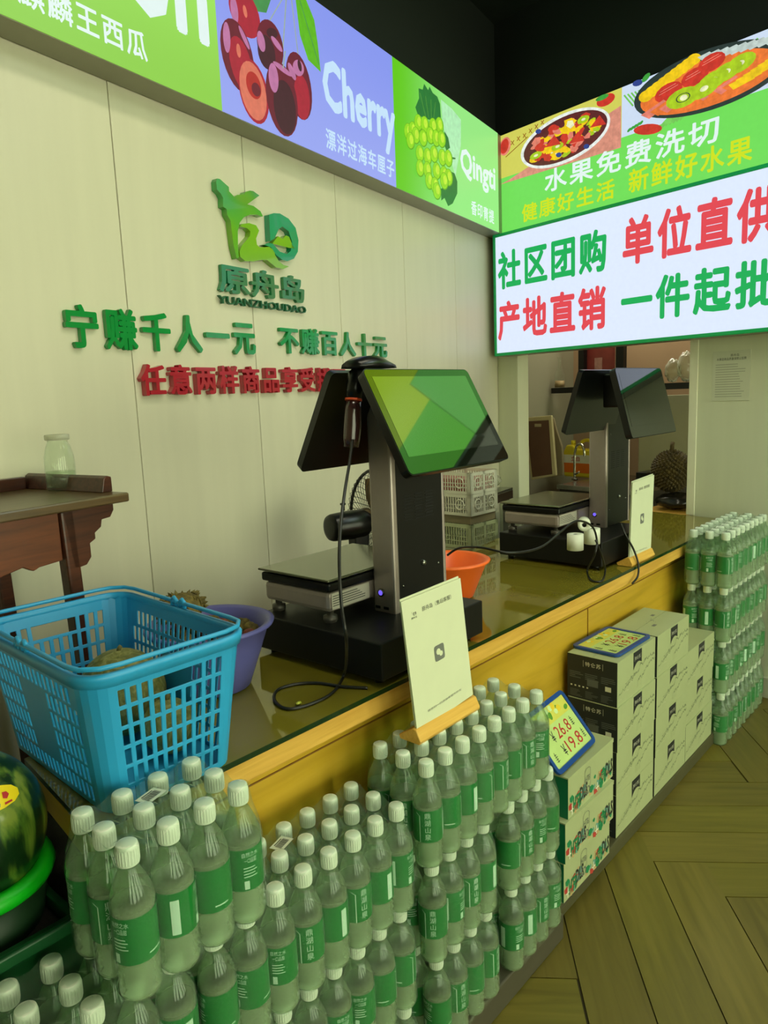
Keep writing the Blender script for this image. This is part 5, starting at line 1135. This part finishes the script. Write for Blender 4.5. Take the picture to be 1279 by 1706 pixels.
for a in ((-.80, sy + .035, -.35, sy + .039), (-.80, -.039, -.35, -.035), (-.80, sy + .039, -.796, -.039), (-.354, sy + .039, -.35, -.039)): MB().box(a[0], a[1], .004, a[2], a[3], .055).obj('tray_side', steel, t)
MB().tube(smooth_path([(-.35, sy + .08, .05), (-.31, sy + .08, .075), (-.285, sy + .08, .07), (-.275, sy + .08, .012)], 5), .004, 8).obj('wire_handle', blk, t)
MB().box(-.72, sy + .06, .056, -.42, -.06, .075).obj('scraper', mat('amber_scraper', (150, 140, 60), rough=.4), t)
def bag(label, c, r, sc, seed, m=bag_m, nm='plastic_bag'):
    random.seed(seed); b = MB(); b.sphere((0, 0, 0), r, 22, 14, 0, sc, .10); zmin = min(v[2] for v in b.v); b.v = [(v[0], v[1], max(v[2] - zmin, .0)) for v in b.v]; o = b.obj(nm, m, None, c); return tag(o, label, 'bag')
bgp = CN + Vector((math.cos(AW) * -.235, math.sin(AW) * -.235, 0)) + Vector((-math.sin(AW) * (sy + .12), math.cos(AW) * (sy + .12), .931))
bag('crumpled clear plastic bag on the steel table by the cutting boards', bgp, .065, (1.1, .9, .6), 4)
# ================================================================== KITCHEN SEEN THROUGH THE HATCH
def KP(px, py, d): x, z = on_wall(px, py, AS, -d); return x, z
def KL(x, y, z=0): return CN + Vector((math.cos(AS), math.sin(AS), 0)) * x + Vector((-math.sin(AS), math.cos(AS), 0)) * y + Vector((0, 0, z))
t = thing('kitchen_counter', 'dark stainless sink counter inside the kitchen', 'counter', CN, AS)
za_ = KP(960, 806, .55)[1]; xa_ = .10; xb_ = KP(1062, 800, .5)[0]; zk = za_
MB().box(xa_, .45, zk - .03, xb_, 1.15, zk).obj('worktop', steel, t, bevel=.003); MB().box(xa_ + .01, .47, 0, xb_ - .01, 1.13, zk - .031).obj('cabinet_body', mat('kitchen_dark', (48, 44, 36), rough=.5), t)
fx, fz_ = KP(958, 806, .95)
t = thing('faucet', 'chrome gooseneck faucet over the kitchen sink', 'faucet', KL(KP(957, 800, .72)[0], .72, zk), AS)
k_ = .0043
MB().lathe([(0, 0), (.022, 0), (.020, .014), (.012, .02), (0, .02)], 16).obj('base', steel, t)
MB().tube(smooth_path([(0, 0, .015), (0, 0, .14), (.004, 0, .20), (.03, -.01, .245), (.07, -.02, .25), (.098, -.03, .215), (.102, -.03, .17)], 6), .009, 10).obj('spout', mat('chrome', (190, 190, 170), rough=.12, metal=.95), t)
MB().tube([(0, 0, .04), (.035, -.02, .05), (.06, -.03, .062)], .007, 8).obj('lever', MATS['chrome'], t)
# detergent jug
jx0, jz0 = KP(945, 798, .9); jx1, jz1 = KP(994, 733, .9)
t = thing('detergent_jug', 'yellow detergent jug with orange label and red characters by the sink', 'jug', KL((jx0 + jx1) / 2, .9, zk + .001), AS)
jw = jx1 - jx0; jh_ = max(.24, jz1 - zk); hw = jw / 2
print('jug', jw, jh_, zk)
yl = mat('yellow_jug', (226, 206, 40), rough=.35)
b = MB(); sil = [(-hw, .01), (-hw + .02, 0), (hw - .02, 0), (hw, .01), (hw, jh_ * .62), (hw * .9, jh_ * .74), (hw * .45, jh_ * .76), (-hw * .1, jh_ * .76), (-hw * .35, jh_ * .86), (-hw * .8, jh_ * .86), (-hw, jh_ * .68)]
b.poly(sil, -.05, .05); b.obj('body', yl, t, bevel=.012)
MB().tube(smooth_path([(-hw * .1, 0, jh_ * .80), (0, 0, jh_ * .93), (hw * .35, 0, jh_ * .985), (hw * .72, 0, jh_ * .93), (hw * .82, 0, jh_ * .72)], 5), .013, 10).obj('grip', yl, t)
MB().lathe([(0, 0), (.017, 0), (.017, .03), (0, .03)], 16, (-hw * .58, 0, jh_ * .86)).obj('cap', yl, t)
MB().box(-hw + .004, -.0515, jh_ * .12, hw - .004, -.0505, jh_ * .46).obj('orange_label', mat('orange_label', (232, 116, 30), rough=.4), t)
MB().box(-hw + .004, -.0518, jh_ * .38, hw - .004, -.0506, jh_ * .60).obj('white_label', mat('white_label', (226, 226, 200), rough=.4), t)
b = MB(); row(b, '立白', -hw * .45, hw * .2, jh_ * .43, jh_ * .56, -.052); b.obj('lettering', ink_r, t)
# cutting boards
def board(label, px4, d, th, m, nm='cutting_board', inner=None):
    P4 = [KP(x, y, d) for x, y in px4]; ox, oz = P4[3]; t = thing(nm, label, 'cutting board', KL(ox, d, 0), AS)
    zmin = min(p[1] for p in P4); 
    MB().poly([(p[0] - ox, p[1]) for p in P4], 0, th).obj('board', m, t, bevel=.006)
    if inner: MB().poly([(KP(x, y, d)[0] - ox, KP(x, y, d)[1]) for x, y in inner], -.003, -.001).obj('inset', mat('brown_board', (86, 58, 40), rough=.25, noise=.12, nscale=6), t); MB().poly([(KP(x, y, d)[0] - ox, KP(x, y, d)[1]) for x, y in ((891, 706), (902, 706), (902, 711), (891, 711))], -.004, -.0032).obj('hang_slot', mat('slot_pale', (150, 136, 100)), t)
    return t
board('pale framed cutting board with brown inset leaning at left of the hatch', [(871, 696), (918, 692), (926, 792), (884, 800)], .40, .02, mat('pale_board', (176, 164, 120), rough=.5), inner=[(877, 702), (914, 700), (920, 790), (887, 795)])
t = board('grey curved cutting board standing behind the framed one', [(905, 694), (921, 696), (926, 715), (936, 745), (938, 792), (918, 795)], .46, .018, mat('grey_board', (128, 116, 86), rough=.5))
# shelf, its frame and things on it
t = thing('kitchen_shelf', 'black shelf with two uprights on the kitchen wall', 'shelf', CN, AS)
sz = KP(1000, 648, .86)[1]; sx0 = KP(918, 650, .86)[0]; sx1 = KP(1160, 650, .86)[0]
MB().box(sx0, .86, sz - .02, sx1, 1.16, sz + .02).obj('shelf_board', black_gloss, t)
for p0_, p1_ in ((963, 972), (1025, 1038)):
    MB().box(KP(p0_, 620, 1.12)[0], 1.12, sz + .021, KP(p1_, 620, 1.12)[0], 1.16, 2.30).obj('upright', black_gloss, t)
pz0 = KP(990, 615, 1.18)[1]
t = thing('red_poster', 'dark red pictured poster between the black shelf uprights', 'poster', KL(KP(973, 600, 1.18)[0], 1.18, 0), AS); w_ = KP(1024, 600, 1.18)[0] - KP(973, 600, 1.18)[0]
MB().box(0, 0, pz0 - .05, w_, .004, pz0 + .20).obj('sheet', mat('poster_red', (112, 44, 36), rough=.4, noise=.25, nscale=12), t)
MB().box(w_ * .35, -.002, pz0 - .03, w_ * .6, -.001, pz0 + .08).obj('picture', mat('poster_pink', (150, 110, 96), rough=.4, noise=.3, nscale=30), t)
for i, (px, r_, sc, lb) in enumerate(((1120, .06, (1, .8, 1.2), 'clear bag of small things on the kitchen shelf, left of two'), (1143, .07, (1, .8, 1.3), 'clear bag on the kitchen shelf at the hatch edge, right of two'))):
    bag(lb, KL(KP(px, 640, .99)[0], .99, sz + .021), r_, sc, 20 + i)
t = thing('glass_vase', 'slim clear glass vessel on the left end of the kitchen shelf', 'vase', KL(KP(932, 640, .95)[0], .95, sz + .0215), AS)
MB().lathe([(0, .002), (.035, 0), (.04, .02), (.036, .09), (.014, .15), (.012, .20), (.018, .22)], 20).obj('glass', glass_jar, t)
MB().lathe([(0, .003), (.036, .003), (.034, .05), (0, .05)], 18).obj('contents', mat('tan_content', (150, 122, 80), rough=.7), t)
# pale panel, black box, durian, black bags, stool
t = thing('pale_backboard', 'pale grey board leaning below the kitchen shelf', 'board', KL(KP(1064, 700, 1.18)[0], 1.18, 0), AS); w_ = KP(1160, 700, 1.18)[0] - KP(1064, 700, 1.18)[0]
MB().box(0, 0, .40, w_, .02, sz - .06).obj('board', mat('pale_backboard', (190, 188, 152), rough=.5), t, bevel=.003)
MB().box(.02, .0, 0, .05, .02, .40).obj('leg', mat('pale_backboard', (150, 148, 116)), t); MB().box(w_ - .05, .0, 0, w_ - .02, .02, .40).obj('leg', MATS['pale_backboard'], t)
x0, z0_ = KP(1085, 846, .45); x1, z1_ = KP(1147, 850, .45); zs = z0_
t = thing('wooden_stool', 'low wooden bench with pale edge behind the far paper stand', 'stool', KL(x0 - .02, .35, 0), AS)
w_ = x1 - x0 + .10
MB().box(0, 0, zs - .03, w_, .36, zs).obj('seat', pine, t, bevel=.003)
for x in (.02, w_ - .10):
    for y in (.02, .31): MB().box(x, y, 0, x + .03, y + .03, zs - .031).obj('leg', pine, t)
t = thing('black_crate', 'black plastic box left of the brown durian', 'box', KL(KP(1066, 800, .60)[0], .55, zk + .001), AS)
bag('heap of black bags on the wooden bench below the durian', KL((x0 + x1) / 2 + .02, .50, zs + .001), .15, (.85, .8, .30), 31, mat('black_bag', (30, 30, 26), rough=.25), 'black_bags')
MB().box(0, 0, 0, .07, .2, .10).obj('body', black_gloss, t, bevel=.004)
dz_ = KP(1118, 812, .62)[1]
b = MB(); rr = random.Random(9); DRr = .118; b.sphere((0, 0, 0), DRr, 24, 16, 0, (1, .9, 1.0))
for k in range(420):
    u = 1 - 2 * (k + .5) / 420; a = k * 2.39996; r_ = math.sqrt(1 - u * u); q_ = Vector((r_ * math.cos(a), r_ * math.sin(a) * .9, u)); d = q_ * DRr; q_ = q_.normalized()
    s_ = q_.cross(Vector((.02, .1, 1))).normalized() * .011; t2 = q_.cross(s_).normalized() * .011; b.add([d + s_, d + t2, d - s_, d - t2, d + q_ * .014], [(0, 1, 4), (1, 2, 4), (2, 3, 4), (3, 0, 4)])
dl = KL(KP(1118, 805, .55)[0], .55, 0); dzc = zs + .10 + DRr * .98
t = thing('durian', 'large brown green spiky durian behind the wooden bench bags', 'durian', (dl.x, dl.y, dzc)); b.obj('husk', ramp_mat('durian_skin', [(.35, (64, 54, 22)), (.65, (98, 84, 38))], nscale=40, rough=.7, detail=3), t)
MB().tube([(0, 0, DRr), (.0, 0, DRr + .03), (.01, 0, DRr + .05)], .012, 8).obj('stalk', mat('durian_stalk', (90, 76, 40), rough=.8), t)
# little crumb on the counter near the cable loop
cr_ = on_z(497, 1171, .855)
o = MB().sphere((0, 0, 0), .006, 10, 7, 0, (1.4, .8, .6)).obj('grape', mat('pale_grape', (170, 176, 50), rough=.3), None, (cr_.x, cr_.y, .8545)); tag(o, 'small yellow green grape on the glass inside the cable loop', 'grape')
print('objects', len(bpy.data.objects))
